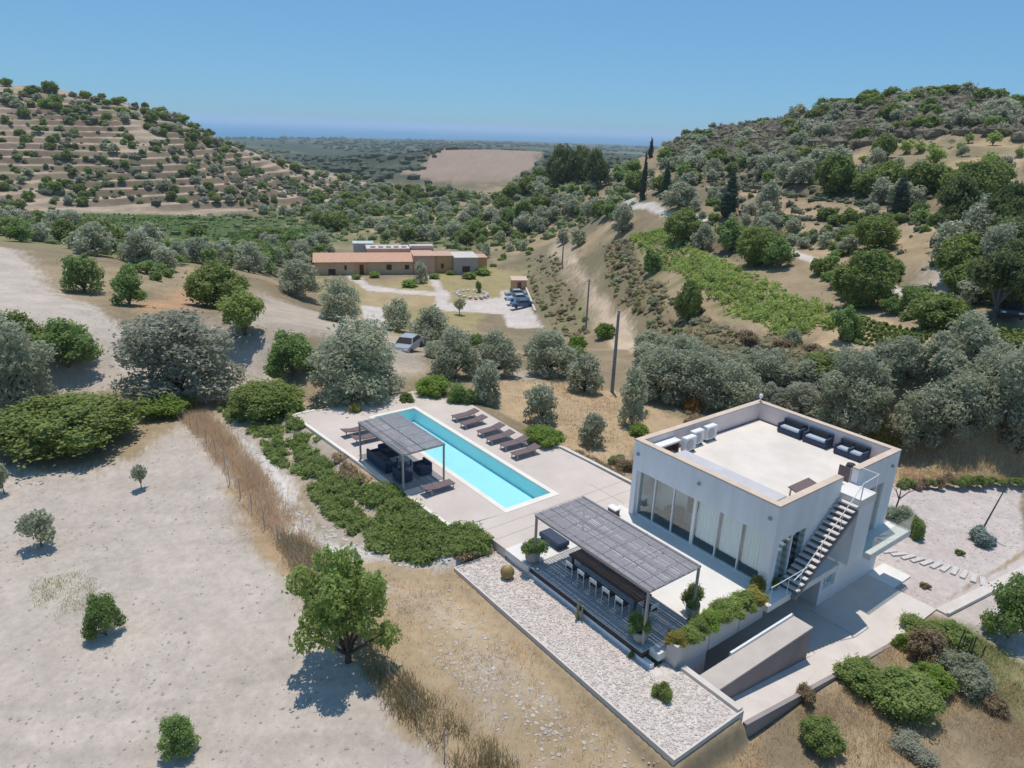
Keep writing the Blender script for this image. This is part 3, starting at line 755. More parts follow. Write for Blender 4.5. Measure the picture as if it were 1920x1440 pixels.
# outside stair: parts of the house
stair = MB(); y0s, z0s, y1s, z1s = .95, .03, 5.05, 3.42
nst = 17; rise = (z1s - z0s) / nst; run = (y1s - y0s) / (nst - 1)
stair.add([(x, y, z) for x in (.0, .97) for y, z in ((y0s - .05, z0s - .28), (y1s + .05, z1s - .62), (y1s + .05, z1s - .42), (y0s - .05, z0s - .06))],
          [(0, 1, 2, 3), (7, 6, 5, 4), (0, 4, 5, 1), (3, 2, 6, 7), (0, 3, 7, 4), (1, 5, 6, 2)])
st_ = part(stair, "stair", mat("stair_slab", (.24, .23, .245), (.19, .18, .195), 2, .85), house)  # dark slab colour stands in for the shade between the treads
tme = MB(); tme.bbox(.03, .98, -.02, run * .86, -.06, 0, .008); tmm = tme.mesh("tread", M_CONC2)
for i in range(nst - 1):
    o = link("tread", tmm, st_); o.location = Vector((0, y0s + i * run, z0s + (i + 1) * rise)) - house.location
ld = MB(); ld.box(-.32, 1.02, 5.06, 6.44, 3.402, 3.50); ld.box(.0, 1.02, 5.06, 6.44, 3.10, 3.40); part(ld, "landing", M_WHITE, house)
fin = MB(); fin.box(.001, 1.0, 5.06, 6.44, .03, 3.098); part(fin, "stair_tower", M_CONC, house)
rl = MB(); R_ = .017
pr_ = [(.96, y0s + .05, z0s + .25), (.96, y1s, z1s + .05)]
for f in (0, .33, .66, 1):
    y = y0s + .05 + (y1s - y0s - .05) * f; z = z0s + rise + (z1s - z0s - rise) * f
    rl.tube([(.955, y, z), (.955, y, z + .92)], R_, 6)
rl.tube([(.955, y0s - .5, z0s + .95), (.955, y0s + .05, z0s + rise + .92), (.955, y1s, z1s + .92), (.955, 6.40, z1s + 1.02), (.05, 6.40, z1s + 1.02)], R_ * 1.2, 6)
for p in ((.955, 5.1), (.955, 6.40)): rl.tube([(p[0], p[1], z1s), (p[0], p[1], z1s + 1.02)], R_, 6)
part(rl, "handrail", M_WMET, house)
# balcony with glass rail
bal = MB(); bal.box(.002, 1.18, 6.90, 11.0, -.28, .03); bl = part(bal, "balcony", M_WHITE, house)
gr = MB(); gr.box(1.14, 1.16, 6.93, 10.97, .03, .95); gr.box(.02, 1.14, 10.95, 10.97, .03, .95); gr.box(.02, 1.14, 6.93, 6.95, .03, .95); part(gr, "glass_rail", M_RAILG, bl)
# walkway rail at the terrace edge
wr = thing("walkway_rail", "thin white railing along the walkway at the foot of the outside stair", "railing", (.7, .5, 0))
for y in (-.75, .55, 1.9):
    mb = MB(); mb.tube([(.69, y, .026), (.69, y, .95)], .016, 6); part(mb, "post", M_WMET, wr)
mb = MB(); mb.tube([(.69, -.78, .95), (.69, 1.95, .95)], .02, 6); part(mb, "top_rail", M_WMET, wr)
# long planter on the terrace edge
pl = thing("terrace_planter", "long pale concrete planter along the terrace edge above the sunken driveway", "planter", (.3, -3.7, 0))
for a, b in ((-6.55, -4.56), (-4.50, -2.60), (-2.54, -.86)):
    mb = MB(); mb.box(.42, .54, a, b, -.62, .47); part(mb, "panel", M_CONC2, pl)
mb = MB(); mb.box(.04, .42, -6.55, -6.43, -.62, .47); mb.box(.04, .10, -6.43, -.86, .03, .47); mb.box(.10, .42, -.98, -.86, -.3, .47); mb.box(.425, .50, -4.56, -4.50, -.62, .40); mb.box(.425, .50, -2.60, -2.54, -.62, .40); part(mb, "inner_wall", M_CONC2, pl)
mb = MB(); mb.box(.10, .42, -6.43, -.98, -.3, .38); part(mb, "soil", M_SOILD, pl)
ub = MB(); ub.box(.05, .40, -6.55, -4.4, -3.2, -.63); ub.box(-2.6, -2.4, -6.4, 4.95, -3.2, -.31); ub.box(-2.4, .05, -6.55, -6.4, -3.2, -.31)
struct(ub.build("basement_wall", M_CONC))
# sunken court, ramp and the block beside it
ct = MB(); ct.box(-2.4, 2.18, -6.2, 4.4, -3.3, -2.82); ct.box(-.0, 3.62, 4.4, 9.75, -3.3, -2.80); ct.box(-2.4, -.0, 4.4, 4.95, -3.3, -2.81)
struct(ct.build("court_floor", M_CONC2))
rp = MB(); rp.prism([(2.20, -6.18), (3.50, -6.18), (3.66, 4.4), (2.20, 4.4)], -3.4, [-1.35, -1.35, -2.80, -2.80])
struct(rp.build("driveway", M_CONC2))
dwl = thing("driveway_wall", "thick wall block beside the driveway with pale sunlit top and side coloured as in shade", "wall", (1.75, -3, -3))
bk = MB(); bk.prism([(1.30, -6.18), (2.19, -6.18), (2.19, .36), (1.30, .36)], -3.25, -.68); part(bk, "wall_body", mat("brown_stone", (.25, .21, .20), (.20, .168, .16), .8, .9), dwl)  # body coloured darker than its cap, the side's shade painted in
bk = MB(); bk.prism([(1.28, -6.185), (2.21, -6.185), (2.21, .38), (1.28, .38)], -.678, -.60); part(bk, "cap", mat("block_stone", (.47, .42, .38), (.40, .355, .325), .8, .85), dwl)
bkr = thing("wall_rail", "thin pale rail along the top edge of the thick driveway wall", "railing", (1.3, -3, -.6))
mb = MB(); mb.box(1.19, 1.276, -4.0, .36, -.75, -.50); part(mb, "rail", M_WMET, bkr)
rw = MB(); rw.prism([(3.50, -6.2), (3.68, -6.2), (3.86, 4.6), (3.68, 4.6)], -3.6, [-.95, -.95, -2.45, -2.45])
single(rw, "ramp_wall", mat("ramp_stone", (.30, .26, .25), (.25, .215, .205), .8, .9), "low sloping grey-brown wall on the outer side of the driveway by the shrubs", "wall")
# garden path, kerb and stepping stones
pth = MB(); pth.prism([(3.60, 9.75), (4.10, 9.75), (5.9, 24.5), (5.45, 24.5)], -3.2, -2.79)
struct(pth.build("garden_path", M_CONC2))
kb = MB(); kb.prism([(4.10, 9.75), (4.20, 9.75), (6.02, 24.5), (5.90, 24.5)], -3.2, -2.70)
single(kb, "path_kerb", M_KERB, "thin kerb along the garden path running off to the right of the house", "kerb")
apr = MB(); apr.box(.02, 1.5, 9.76, 11.6, -3.2, -2.785); struct(apr.build("paved_apron", M_WHITE))
sst = None
for i in range(11):
    px_, py_ = 1668 + i * 17.5, 1033 + i * 5.2 + (i > 7) * (i - 7) * 1.5
    p = at_z(px_, py_, -2.8); mb = MB(); mb.bbox(-.13, .13, -.46, .46, -.05, .035, .012)
    o = mb.build("stepping_stone", M_STONE); o.location = (p[0], p[1], -2.82); o.rotation_euler = (0, 0, -.5 + .09 * i + random.uniform(-.06, .06))
    tag(o, "flat white stepping stone, %s from the house in the curved garden row" % "first second third fourth fifth sixth seventh eighth ninth tenth last".split()[i], "stepping stone", "stepping stones behind the house")

# ------------------------------------------------------------------ roof terrace furniture
def sofa(loc, w_, label, seats=1, rz=0):
    t = thing("roof_sofa", label, "sofa", loc, rz, "dark rattan sofas on the roof terrace")
    mb = MB(); mb.bbox(-w_ / 2, w_ / 2, -.36, .36, .04, .30, .02); mb.build("base", M_RATT, t)
    mb = MB(); mb.bbox(-w_ / 2, w_ / 2, .22, .36, .302, .74, .03); mb.build("backrest", M_RATT, t)
    for s_ in (-1, 1):
        mb = MB(); mb.bbox(min(s_ * w_ / 2, s_ * (w_ / 2 - .11)), max(s_ * w_ / 2, s_ * (w_ / 2 - .11)), -.36, .219, .302, .56, .02); mb.build("armrest", M_RATT, t)
    cw_ = (w_ - .24) / seats
    for i in range(seats):
        xa = -w_ / 2 + .12 + i * cw_
        mb = MB(); mb.bbox(xa + .015, xa + cw_ - .015 - (.06 if seats > 1 else 0), -.34, .10, .302, .42, .035); mb.build("seat_cushion", M_CUSH, t)
        mb = MB(); mb.bbox(xa + .02, xa + cw_ - .02, .11, .215, .36, .72, .04); mb.build("back_cushion", M_DARK, t)
    if seats > 1:
        mb = MB(); mb.bbox(-.06, .06, -.36, .219, .302, .56, .02); mb.build("armrest", M_RATT, t)
    return t
sofa((-5.62, 9.83, 3.25), 1.42, "dark rattan sofa on the roof terrace nearest the rear corner lamp")
sofa((-4.05, 9.83, 3.25), 1.42, "dark rattan sofa on the roof terrace between the other two sofas")
sofa((-2.10, 9.83, 3.25), 1.62, "dark roof sofa with two separate pale seat cushions, by the right parapet", 2)
def ac_unit(loc, label):
    t = thing("ac_unit", label, "air conditioner", loc, 0, "white air conditioning units on the roof")
    mb = MB(); mb.bbox(-.17, .17, -.42, .42, .10, .86, .02); mb.build("casing", M_WMET, t)
    for s_ in (-.3, .3):
        mb = MB(); mb.box(-.16, .16, s_ - .04, s_ + .04, 0, .10); mb.build("foot", M_DARK, t)
    mb = MB(); mb.lathe([(.29, 0), (.29, .015), (.03, .02)], (0, 0, 0), 18)
    mb.v = [(v[2] + .17, v[0] - .1, v[1] + .48) for v in mb.v]; mb.build("fan_grille", mat("pale_grille", (.42, .40, .41), None, 20, .6), t)
    mb = MB()
    for i in range(7): mb.box(.17, .176, -.36, .36, .20 + i * .085, .225 + i * .085)
    mb.build("louvre", mat("pale_grille2", (.50, .47, .48), None, 20, .6), t)
    return t
ac_unit((-7.35, 2.98, 3.25), "white air conditioning unit on the roof nearest the glass front, standing forward of the others")
ac_unit((-7.68, 4.02, 3.25), "white air conditioning unit on the roof in the middle of the three")
ac_unit((-7.72, 5.18, 3.25), "white air conditioning unit on the roof farthest from the glass front")
mb = MB(); mb.bbox(-7.05, -1.08, 1.25, 2.35, 3.25, 3.62, .02)
single(mb, "roof_bench", mat("pale_bench", (.50, .485, .50), (.44, .43, .445), 1.2, .8), "long low pale grey ledge on the roof behind the front parapet", "ledge")
wb = thing("roof_box", "low white box with open side in the left front corner of the roof", "box", (-7.9, 1.8, 3.25))
mb = MB(); mb.box(-8.05, -7.55, .75, 2.6, 3.82, 3.92); part(mb, "lid", M_WMET, wb)
mb = MB(); mb.box(-8.05, -7.95, .75, 2.6, 3.25, 3.82); mb.box(-7.95, -7.60, 2.45, 2.55, 3.25, 3.82); part(mb, "side", M_WOOD, wb)
def lounger(loc, rz, label, group, name="sun_lounger", back=.15):
    t = thing(name, label, "sun lounger", loc, rz, group)
    mb = MB(); mb.bbox(-.32, .32, -.98, .25, .30, .35, .012); mb.build("seat", M_LOUN, t)
    mb = MB(); q = [(-.32, .26, .30), (.32, .26, .30), (.32, .95, .30 + back), (-.32, .95, .30 + back)]
    mb.add(q + [(a, b, c + .05) for a, b, c in q], [(3, 2, 1, 0), (4, 5, 6, 7), (0, 1, 5, 4), (1, 2, 6, 5), (2, 3, 7, 6), (3, 0, 4, 7)]); mb.build("backrest", M_LOUN, t)
    for x in (-.28, .28):
        for y in (-.85, .55):
            mb = MB(); mb.box(x - .025, x + .025, y - .025, y + .025, 0, .30); mb.build("leg", M_METAL, t)
    return t
rb = thing("roof_lounger", "brown sun lounger lying by the right parapet of the roof terrace", "sun lounger", (-1.0, 3.75, 3.25), 0)
mb = MB(); mb.bbox(-1.45, -.62, 2.95, 4.65, 3.52, 3.58, .012); mb.v = [(x, y, z + (x + .62) * -.22) for x, y, z in mb.v]; part(mb, "top", M_LOUN, rb)
for x in (-1.35, -.72):
    for y in (3.05, 4.5):
        mb = MB(); mb.box(x - .03, x + .03, y - .03, y + .03, 3.25, 3.60); part(mb, "leg", M_METAL, rb)
gt_ = thing("roof_gate", "small brown gate panel standing open at the top of the outside stair", "gate", (-.75, 6.45, 3.25))
mb = MB(); mb.box(-.98, -.36, 6.46, 6.50, 3.40, 4.16); part(mb, "panel", M_LOUN, gt_)
mb = MB(); mb.box(-.40, -.34, 6.44, 6.52, 3.25, 4.2); part(mb, "post", M_METAL, gt_)
gl_ = thing("roof_grill", "small dark pot on a stand beside the roof gate", "pot", (-.75, 7.15, 3.25))
mb = MB(); mb.lathe([(.05, .45), (.20, .55), (.24, .70), (.20, .84), (.03, .90)], (-.75, 7.15, 3.25), 12); part(mb, "bowl", M_DARK, gl_, True)
mb = MB()
for a in (0, 2.1, 4.2): mb.tube([(-.75 + .22 * math.cos(a), 7.15 + .22 * math.sin(a), 3.25), (-.75 + .08 * math.cos(a), 7.15 + .08 * math.sin(a), 3.74)], .015, 5)
part(mb, "stand", M_METAL, gl_)
# indoors, seen through the glass
ar = thing("armchair", "dark round armchair indoors behind the left half of the glass front", "armchair", (-6.25, 1.05, .02), .3)
mb = MB(); mb.lathe([(.30, .05), (.48, .20), (.50, .42), (.1, .44)], (0, 0, 0), 18); mb.build("seat", M_DARK, ar, True)
mb = MB(); n = 14
V = []; 
for i in range(n):
    a = -.4 + i / (n - 1) * (math.pi + .8)
    for r_, z in ((.50, .40), (.54, .86), (.44, .88), (.40, .42)): V.append((r_ * math.cos(a), r_ * math.sin(a), z))
Fq = [(4 * i + k, 4 * (i + 1) + k, 4 * (i + 1) + (k + 1) % 4, 4 * i + (k + 1) % 4) for i in range(n - 1) for k in range(4)]
mb.add(V, Fq + [(3, 2, 1, 0), (4 * n - 4, 4 * n - 3, 4 * n - 2, 4 * n - 1)]); mb.build("backrest", M_DARK, ar)
pe = thing("pendant_lamp", "dark drum lamp indoors hanging behind the third glass bay", "lamp", (-5.1, 1.0, 2.7))
mb = MB(); mb.lathe([(.24, -1.35), (.30, -1.1), (.32, -.65), (.22, -.45), (.03, -.42)], (0, 0, 0), 16); mb.build("lamp_shade", M_DARK, pe, True)
mb = MB(); mb.tube([(0, 0, -.45), (0, 0, 0)], .012, 5); mb.build("cable", M_DARK, pe)

# ------------------------------------------------------------------ pergolas
def pergola(label, x0, x1, y0, y1, zt, seam, npan, post_in=(0, 0)):
    t = thing("reed_pergola", label, "pergola", ((x0 + x1) / 2, (y0 + y1) / 2, 0))
    posts = [(x0 + .06, y0 + .06), (x1 - .06, y0 + .06), (x1 - .06, y1 - .06), (x0 + .06, y1 - .06)]
    for x, y in posts:
        mb = MB(); mb.box(x - .045, x + .045, y - .045, y + .045, 0.0, zt - .10); part(mb, "post", M_METAL, t)
    for a, b, c, d in ((x0, x1, y0, y0 + .09), (x0, x1, y1 - .09, y1), (x0, x0 + .09, y0 + .09, y1 - .09), (x1 - .09, x1, y0 + .09, y1 - .09)):
        mb = MB(); mb.box(a, b, c, d, zt - .10, zt - .002); part(mb, "beam", M_METAL, t)
    nr_ = 9 if x1 - x0 > 6 else 6
    for i in range(1, nr_):
        x = x0 + (x1 - x0) * i / nr_
        mb = MB(); mb.box(x - .02, x + .02, y0 + .09, y1 - .09, zt - .085, zt - .02); part(mb, "rafter", M_METAL, t)
    # reed mats: rows of thin canes laid across the rafters, with a dark seam between the two mats
    for ya, yb in ((y0 + .02, seam - .02), (seam + .02, y1 - .02)):
        mb = MB(); y = ya; k = 0
        while y < yb - .03:
            r_ = random.uniform(.017, .026); zc = zt + .012 + random.uniform(-.008, .010); sag = random.uniform(-.01, .01)
            xs = np.linspace(x0 - .05 + random.uniform(-.05, .05), x1 + .05 + random.uniform(-.05, .05), 5)
            mb.cur = 1 if random.random() < .05 else 0
            P_ = [(x_, y + random.uniform(-.004, .004), zc + sag * math.sin(i_ * 1.6)) for i_, x_ in enumerate(xs)]
            mb.tube(P_, r_, 4); y += r_ * 2 + random.choice((.0, .002, .0, .003, .009)); k += 1
        part(mb, "reed_mat", [M_REED, M_REED2], t)
    mb = MB(); mb.box(x0, x1, seam - .05, seam + .05, zt - .06, zt + .004); part(mb, "ridge_beam", M_DARK, t)
    for i in range(npan):
        x = x0 + (x1 - x0) * (i + .5) / npan
        mb = MB(); mb.box(x - .008, x + .008, y0 + .04, y1 - .04, zt + .046, zt + .056); part(mb, "batten", M_REED, t)
    return t
pergola("long grey reed pergola over the dining table in front of the house", -7.52, -.60, -7.20, -4.12, 2.60, -5.72, 6)
pergola("small grey reed pergola over the sofas beside the swimming pool", -22.20, -16.85, -8.82, -6.10, 2.32, -7.45, 4)
mb = MB(); mb.bbox(-22.55, -17.10, -8.72, -6.0, .0, .022, .006)
single(mb, "lounge_mat", mat("grey_mat", (.235, .235, .24), (.185, .185, .195), 2.5, .9, stretch=(.5, 6, 1)), "grey floor mat under the small pergola by the pool", "mat")
# dining table and chairs
tb = thing("dining_table", "long dark wooden dining table under the long pergola", "table", (-4.2, -5.62, .022))
for i in range(4):
    mb = MB(); mb.bbox(-2.15, 2.15, -.44 + i * .22 + .004, -.44 + (i + 1) * .22 - .004, .70, .76, .008); mb.build("plank", M_WOOD, tb)
for x in (-1.95, 1.95):
    for y in (-.34, .34):
        mb = MB(); mb.box(x - .05, x + .05, y - .05, y + .05, 0, .70); mb.build("leg", M_WOOD, tb)
chl = ["white framed dining chair at the left end of the table's near side", "white framed dining chair second from the left along the table's near side",
       "white framed dining chair third from the left along the table's near side", "white framed dining chair fourth from the left along the table's near side",
       "white framed dining chair fifth from the left along the table's near side"]
def chair(loc, rz, label):
    t = thing("dining_chair", label, "chair", loc, rz, "white chairs along the dining table")
    for x in (-.21, .21):
        mb = MB(); mb.tube([(x, -.22, 0), (x, -.23, .80)], .017, 6); mb.build("leg", M_WMET, t)
        mb = MB(); mb.tube([(x, .20, 0), (x, .20, .44)], .017, 6); mb.build("leg", M_WMET, t)
    mb = MB(); mb.bbox(-.225, .225, -.22, .23, .44, .47, .01); mb.build("seat", M_DARK, t)
    mb = MB(); mb.bbox(-.22, .22, -.25, -.215, .62, .81, .01); mb.build("backrest", M_WMET, t)
    return t
for i in range(5): chair((-5.75 + i * .78, -6.32, .024), random.uniform(-.06, .06), chl[i])
chair((-1.72, -5.62, .024), math.pi / 2, "white framed dining chair at the right end of the dark table")
dbn = thing("day_bench", "low dark upholstered bench on the white terrace at the left end of the long pergola", "bench", (-8.35, -5.2, .03), 0)
mb = MB(); mb.bbox(-.75, .75, -.36, .36, .12, .38, .04); mb.build("seat", M_RATT, dbn)
for x in (-.6, .6):
    mb = MB(); mb.box(x - .05, x + .05, -.3, .3, 0, .12); mb.build("leg", M_DARK, dbn)
kk = thing("terrace_stool", "small pale stool with dark underside by the left end of the glass front", "stool", (-8.75, -.75, 0), 0)
mb = MB(); mb.bbox(-.33, .33, -.22, .22, .36, .43, .02); mb.build("seat", M_WMET, kk)
mb = MB(); mb.bbox(-.28, .28, -.17, .17, 0, .36, .01); mb.build("base", M_WOOD, kk)
# lounge set under the small pergola
def low_seat(loc, rz, w_, label, name="lounge_sofa", cat="sofa"):
    t = thing(name, label, cat, loc, rz)
    mb = MB(); mb.bbox(-w_ / 2, w_ / 2, -.40, .40, .05, .30, .02); mb.build("base", M_RATT, t)
    mb = MB(); mb.bbox(-w_ / 2, w_ / 2, .26, .40, .302, .70, .03); mb.build("backrest", M_RATT, t)
    for s_ in (-1, 1):
        mb = MB(); mb.bbox(min(s_ * w_ / 2, s_ * (w_ / 2 - .12)), max(s_ * w_ / 2, s_ * (w_ / 2 - .12)), -.40, .259, .302, .56, .02); mb.build("armrest", M_RATT, t)
    n = max(1, round((w_ - .24) / .62)); cw_ = (w_ - .24) / n
    for i in range(n):
        xa = -w_ / 2 + .12 + i * cw_
        mb = MB(); mb.bbox(xa + .01, xa + cw_ - .01, -.38, .25, .302, .43, .04); mb.build("seat_cushion", M_DARK, t)
    return t
low_seat((-20.6, -8.15, .024), math.pi, 2.4, "long dark lounge sofa under the small pergola with its back to the slope")
low_seat((-21.6, -6.9, .024), math.pi / 2, 1.6, "dark lounge sofa at the far end under the small pergola")
low_seat((-18.5, -6.62, .024), 0, .92, "dark lounge armchair under the small pergola on the pool side", "lounge_armchair", "armchair")
low_seat((-18.3, -8.05, .024), math.pi, .92, "dark lounge armchair under the small pergola by its near post", "lounge_armchair", "armchair")
ltb = thing("lounge_table", "low dark table with pale top among the sofas under the small pergola", "table", (-20.0, -7.0, .024))
mb = MB(); mb.bbox(-.45, .45, -.30, .30, .34, .38, .01); mb.build("top", M_POT, ltb)
mb = MB()
for x in (-.38, .38):
    for y in (-.24, .24): mb.box(x - .03, x + .03, y - .03, y + .03, 0, .34)
mb.build("frame", M_DARK, ltb)
# sun loungers by the pool
names = ["first from the far end", "second from the far end", "third from the far end", "fourth from the far end", "fifth from the far end", "nearest the house"]
for i, x in enumerate((-24.0, -22.72, -20.95, -19.66, -18.40, -17.02)):
    lounger((x, .02 - (i % 2) * .18, 0), random.uniform(-.05, .05), "brown sun lounger %s in the row of six across the pool" % names[i], "sun loungers around the pool")
lounger((-25.6, -7.40, 0), math.pi + .03, "brown sun lounger beyond the small pergola, the farther of the two by the outer kerb", "sun loungers around the pool")
lounger((-24.2, -7.35, 0), math.pi - .03, "brown sun lounger beyond the small pergola, partly under its reed roof", "sun loungers around the pool")
lounger((-16.05, -7.10, 0), math.pi + .02, "brown sun lounger standing alone on the near side of the small pergola", "sun loungers around the pool")

# ================================================================== vegetation
L_OLIVE = leaf_mat("olive_leaf", (.33, .345, .25), (.16, .175, .125), .42)
L_GREY = leaf_mat("grey_leaf", (.33, .335, .26), (.16, .165, .13), .38)
L_CAROB = leaf_mat("carob_leaf", (.19, .235, .065), (.060, .082, .024), .25)
L_BUSH = leaf_mat("bright_bush_leaf", (.21, .29, .060), (.075, .11, .022), .32)
L_ALMOND = leaf_mat("almond_leaf", (.30, .36, .115), (.125, .165, .050), .38)
L_YELLOW = leaf_mat("yellow_leaf", (.290, .265, .070), (.150, .140, .035), .30)
L_FIG = leaf_mat("green_tree_leaf", (.205, .28, .095), (.080, .12, .040), .35)
L_DRY = leaf_mat("dry_leaf", (.270, .205, .125), (.130, .095, .055), .20)
L_RUST = leaf_mat("rust_leaf", (.36, .17, .05), (.20, .09, .03), .25)
L_CYP = leaf_mat("cypress_leaf", (.052, .075, .048), (.020, .032, .020), .12)
L_PINE = leaf_mat("pine_leaf", (.14, .17, .065), (.050, .07, .030), .22)
L_VINE = leaf_mat("vine_leaf", (.285, .35, .105), (.15, .19, .055), .38)
L_LEAFY = leaf_mat("leafy_leaf", (.265, .33, .105), (.125, .165, .05), .40)
L_AGAVE = leaf_mat("agave_leaf", (.20, .25, .22), (.10, .13, .12), .05)
L_COVER = leaf_mat("cover_leaf", (.215, .27, .085), (.10, .13, .042), .34)
L_GRASS = leaf_mat("dry_grass_blade", (.62, .48, .31), (.40, .29, .165), .35)
M_BARK = mat("bark", (.11, .085, .065), (.06, .045, .035), 6, .95)
M_BARKG = mat("grey_bark", (.20, .175, .15), (.12, .10, .085), 6, .95)
_ico2 = bmesh.new(); bmesh.ops.create_icosphere(_ico2, subdivisions=2, radius=1)
_cv = np.array([v.co[:] for v in _ico2.verts]); _cf = np.array([[v.index for v in f.verts] for f in _ico2.faces]); _ico2.free()
def leaves(rng, lobes, n, leaf, shell=(.62, 1.06), asp=1.7, up=.35, core=.62, keep=.72):
    """quads spread through and over a set of ellipsoidal clumps, plus a lumpy dark-filled heart for each clump"""
    L = np.array(lobes, float); ar = (L[:, 3] * L[:, 4] + L[:, 4] * L[:, 5] + L[:, 3] * L[:, 5]); pr = ar / ar.sum()
    k = rng.choice(len(L), int(n * 1.7), p=pr)
    d = rng.normal(size=(len(k), 3)); d /= np.linalg.norm(d, axis=1)[:, None]
    r = shell[0] + (shell[1] - shell[0]) * rng.random(len(k)) ** .6
    r = np.where(rng.random(len(k)) < .16, r * rng.uniform(1.0, 1.5, len(k)), r)
    r = r * (1 + .18 * np.sin(d[:, 0] * 5 + k * 1.7) * np.sin(d[:, 1] * 5 + k) + .10 * np.sin(d[:, 2] * 9 + k * 2.3))
    P = L[k, :3] + d * L[k, 3:] * r[:, None]
    ok = P[:, 2] > .015
    for j in range(len(L)):                                  # drop most leaves buried inside another clump
        q = (((P - L[j, :3]) / L[j, 3:]) ** 2).sum(1)
        ok &= ~((q < keep ** 2) & (k != j) & (rng.random(len(k)) < .9))
    P = P[ok][:n]; d = d[ok][:n]; n = len(P)
    nr = d * .75 + rng.normal(size=(n, 3)) * .75 + np.array([0, 0, up]); nr /= np.linalg.norm(nr, axis=1)[:, None]
    t = np.cross(nr, rng.normal(size=(n, 3))); t /= np.linalg.norm(t, axis=1)[:, None]; b = np.cross(nr, t)
    s = leaf * rng.uniform(.55, 1.35, n)[:, None]
    V = np.stack([P - t * s * asp * .5, P - b * s * .5, P + t * s * asp * .5, P + b * s * .5], 1).reshape(-1, 3)
    F = np.arange(4 * n).reshape(n, 4)
    cv, cf, o = [], [], len(V)
    bv, bf = (_cv, _cf) if n > 900 else (iv, jf)
    for j in range(len(L)):
        v = bv * L[j, 3:] * core * (1 + rng.uniform(-.16, .16, (len(bv), 1))) + L[j, :3]
        cv.append(v); cf.append(bf + o); o += len(bv)
    if core > 0: return V, F, np.concatenate(cv), np.concatenate(cf)
    return V, F, np.zeros((0, 3)), np.zeros((0, 3), int)
def crown_mesh(name, rng, lobes, n, leaf, m, extra=None, mextra=None, **kw):
    V, F, cv, cf = leaves(rng, lobes, n, leaf, **kw)
    Vs = np.concatenate([V, cv]); Fs = [list(f) for f in F] + [list(f) for f in cf]; mi = [0] * len(Fs); mats = [m]
    if extra is not None:
        o = len(Vs); Vs = np.concatenate([Vs, np.array(extra.v)]); Fs += [[i + o for i in f] for f in extra.f]; mi += [1] * len(extra.f); mats.append(mextra)
    return mesh_np(name, Vs, Fs, mats, False, mi)
# crown shapes: unit height, unit width; (trunk height, lobes)
def shape(kind, rng):
    U = rng.uniform; lobes = []; th = 0
    if kind in ('olive', 'grey', 'fig', 'almond', 'sapling', 'leafy'):
        th = {'olive': .14, 'grey': .10, 'fig': .10, 'almond': .16, 'sapling': .38, 'leafy': .16}[kind]
        nl = {'olive': 19, 'grey': 22, 'fig': 18, 'almond': 15, 'sapling': 6, 'leafy': 30}[kind]
        for i in range(nl):
            a = i * 2.399 + U(-.3, .3); f = (i + .5) / nl; rr = .33 * math.sqrt(f) * U(.85, 1.1)
            lo = .30 if i % 2 else .50
            z = th + (1 - th) * (lo + .32 * (1 - f) + U(-.15, .15)); rr *= U(.8, 1.2); s = U(.085, .175) * (1.0 if nl > 6 else 1.45)
            if kind == 'leafy': s = U(.06, .13); rr *= U(1.0, 1.35)
            lobes.append((rr * math.cos(a), rr * math.sin(a), z, s, s, s * U(.85, 1.2)))
        if kind != 'leafy': lobes.append((0, 0, th + (1 - th) * .48, .24, .24, .30))
        if kind == 'olive':
            for i in range(6):
                a = i * 1.05 + U(-.3, .3); lobes.append((.31 * math.cos(a), .31 * math.sin(a), U(.18, .30), .13, .13, .13))
        if kind in ('grey', 'fig'):
            for i in range(4):
                a = U(0, 6.28); lobes.append((.33 * math.cos(a), .33 * math.sin(a), U(.2, .32), .14, .14, .14))
    elif kind in ('carob', 'bush', 'odome', 'ridgepine'):
        th = .02; nl = 16 if kind == 'bush' else 26
        for i in range(nl):
            a = i * 2.399 + U(-.3, .3); f = (i + .5) / nl; rr = .36 * math.sqrt(f) * U(.9, 1.1)
            z = .70 * math.sqrt(max(0, 1 - (rr / .47) ** 2)) * U(.75, 1.15); s = U(.095, .165)
            lobes.append((rr * math.cos(a), rr * math.sin(a), max(z, .14), s, s, s * 1.35))
        lobes.append((0, 0, .36, .32, .32, .36))
    elif kind == 'shrub':
        for i in range(9):
            a = U(0, 6.28); rr = U(.05, .34); s = U(.11, .21)
            lobes.append((rr * math.cos(a), rr * math.sin(a), U(.25, .62) * (1 - rr), s, s, s * 1.5))
    elif kind == 'cypress':
        th = .04
        for i in range(11):
            f = i / 10; z = .07 + .88 * f; s = .34 * (1 - f) ** .75 * (.55 + .9 * min(f * 4, 1) * .5) + .05
            lobes.append((U(-.05, .05), U(-.05, .05), z, s, s, .085))
    elif kind == 'pine':
        th = .42
        for i in range(10):
            a = i * 2.399; f = (i + .5) / 10; rr = .35 * math.sqrt(f)
            lobes.append((rr * math.cos(a), rr * math.sin(a), .62 + .26 * (1 - f) + U(-.08, .08), U(.14, .19), U(.14, .19), U(.09, .13)))
        lobes.append((0, 0, .66, .26, .26, .18))
    return th, lobes
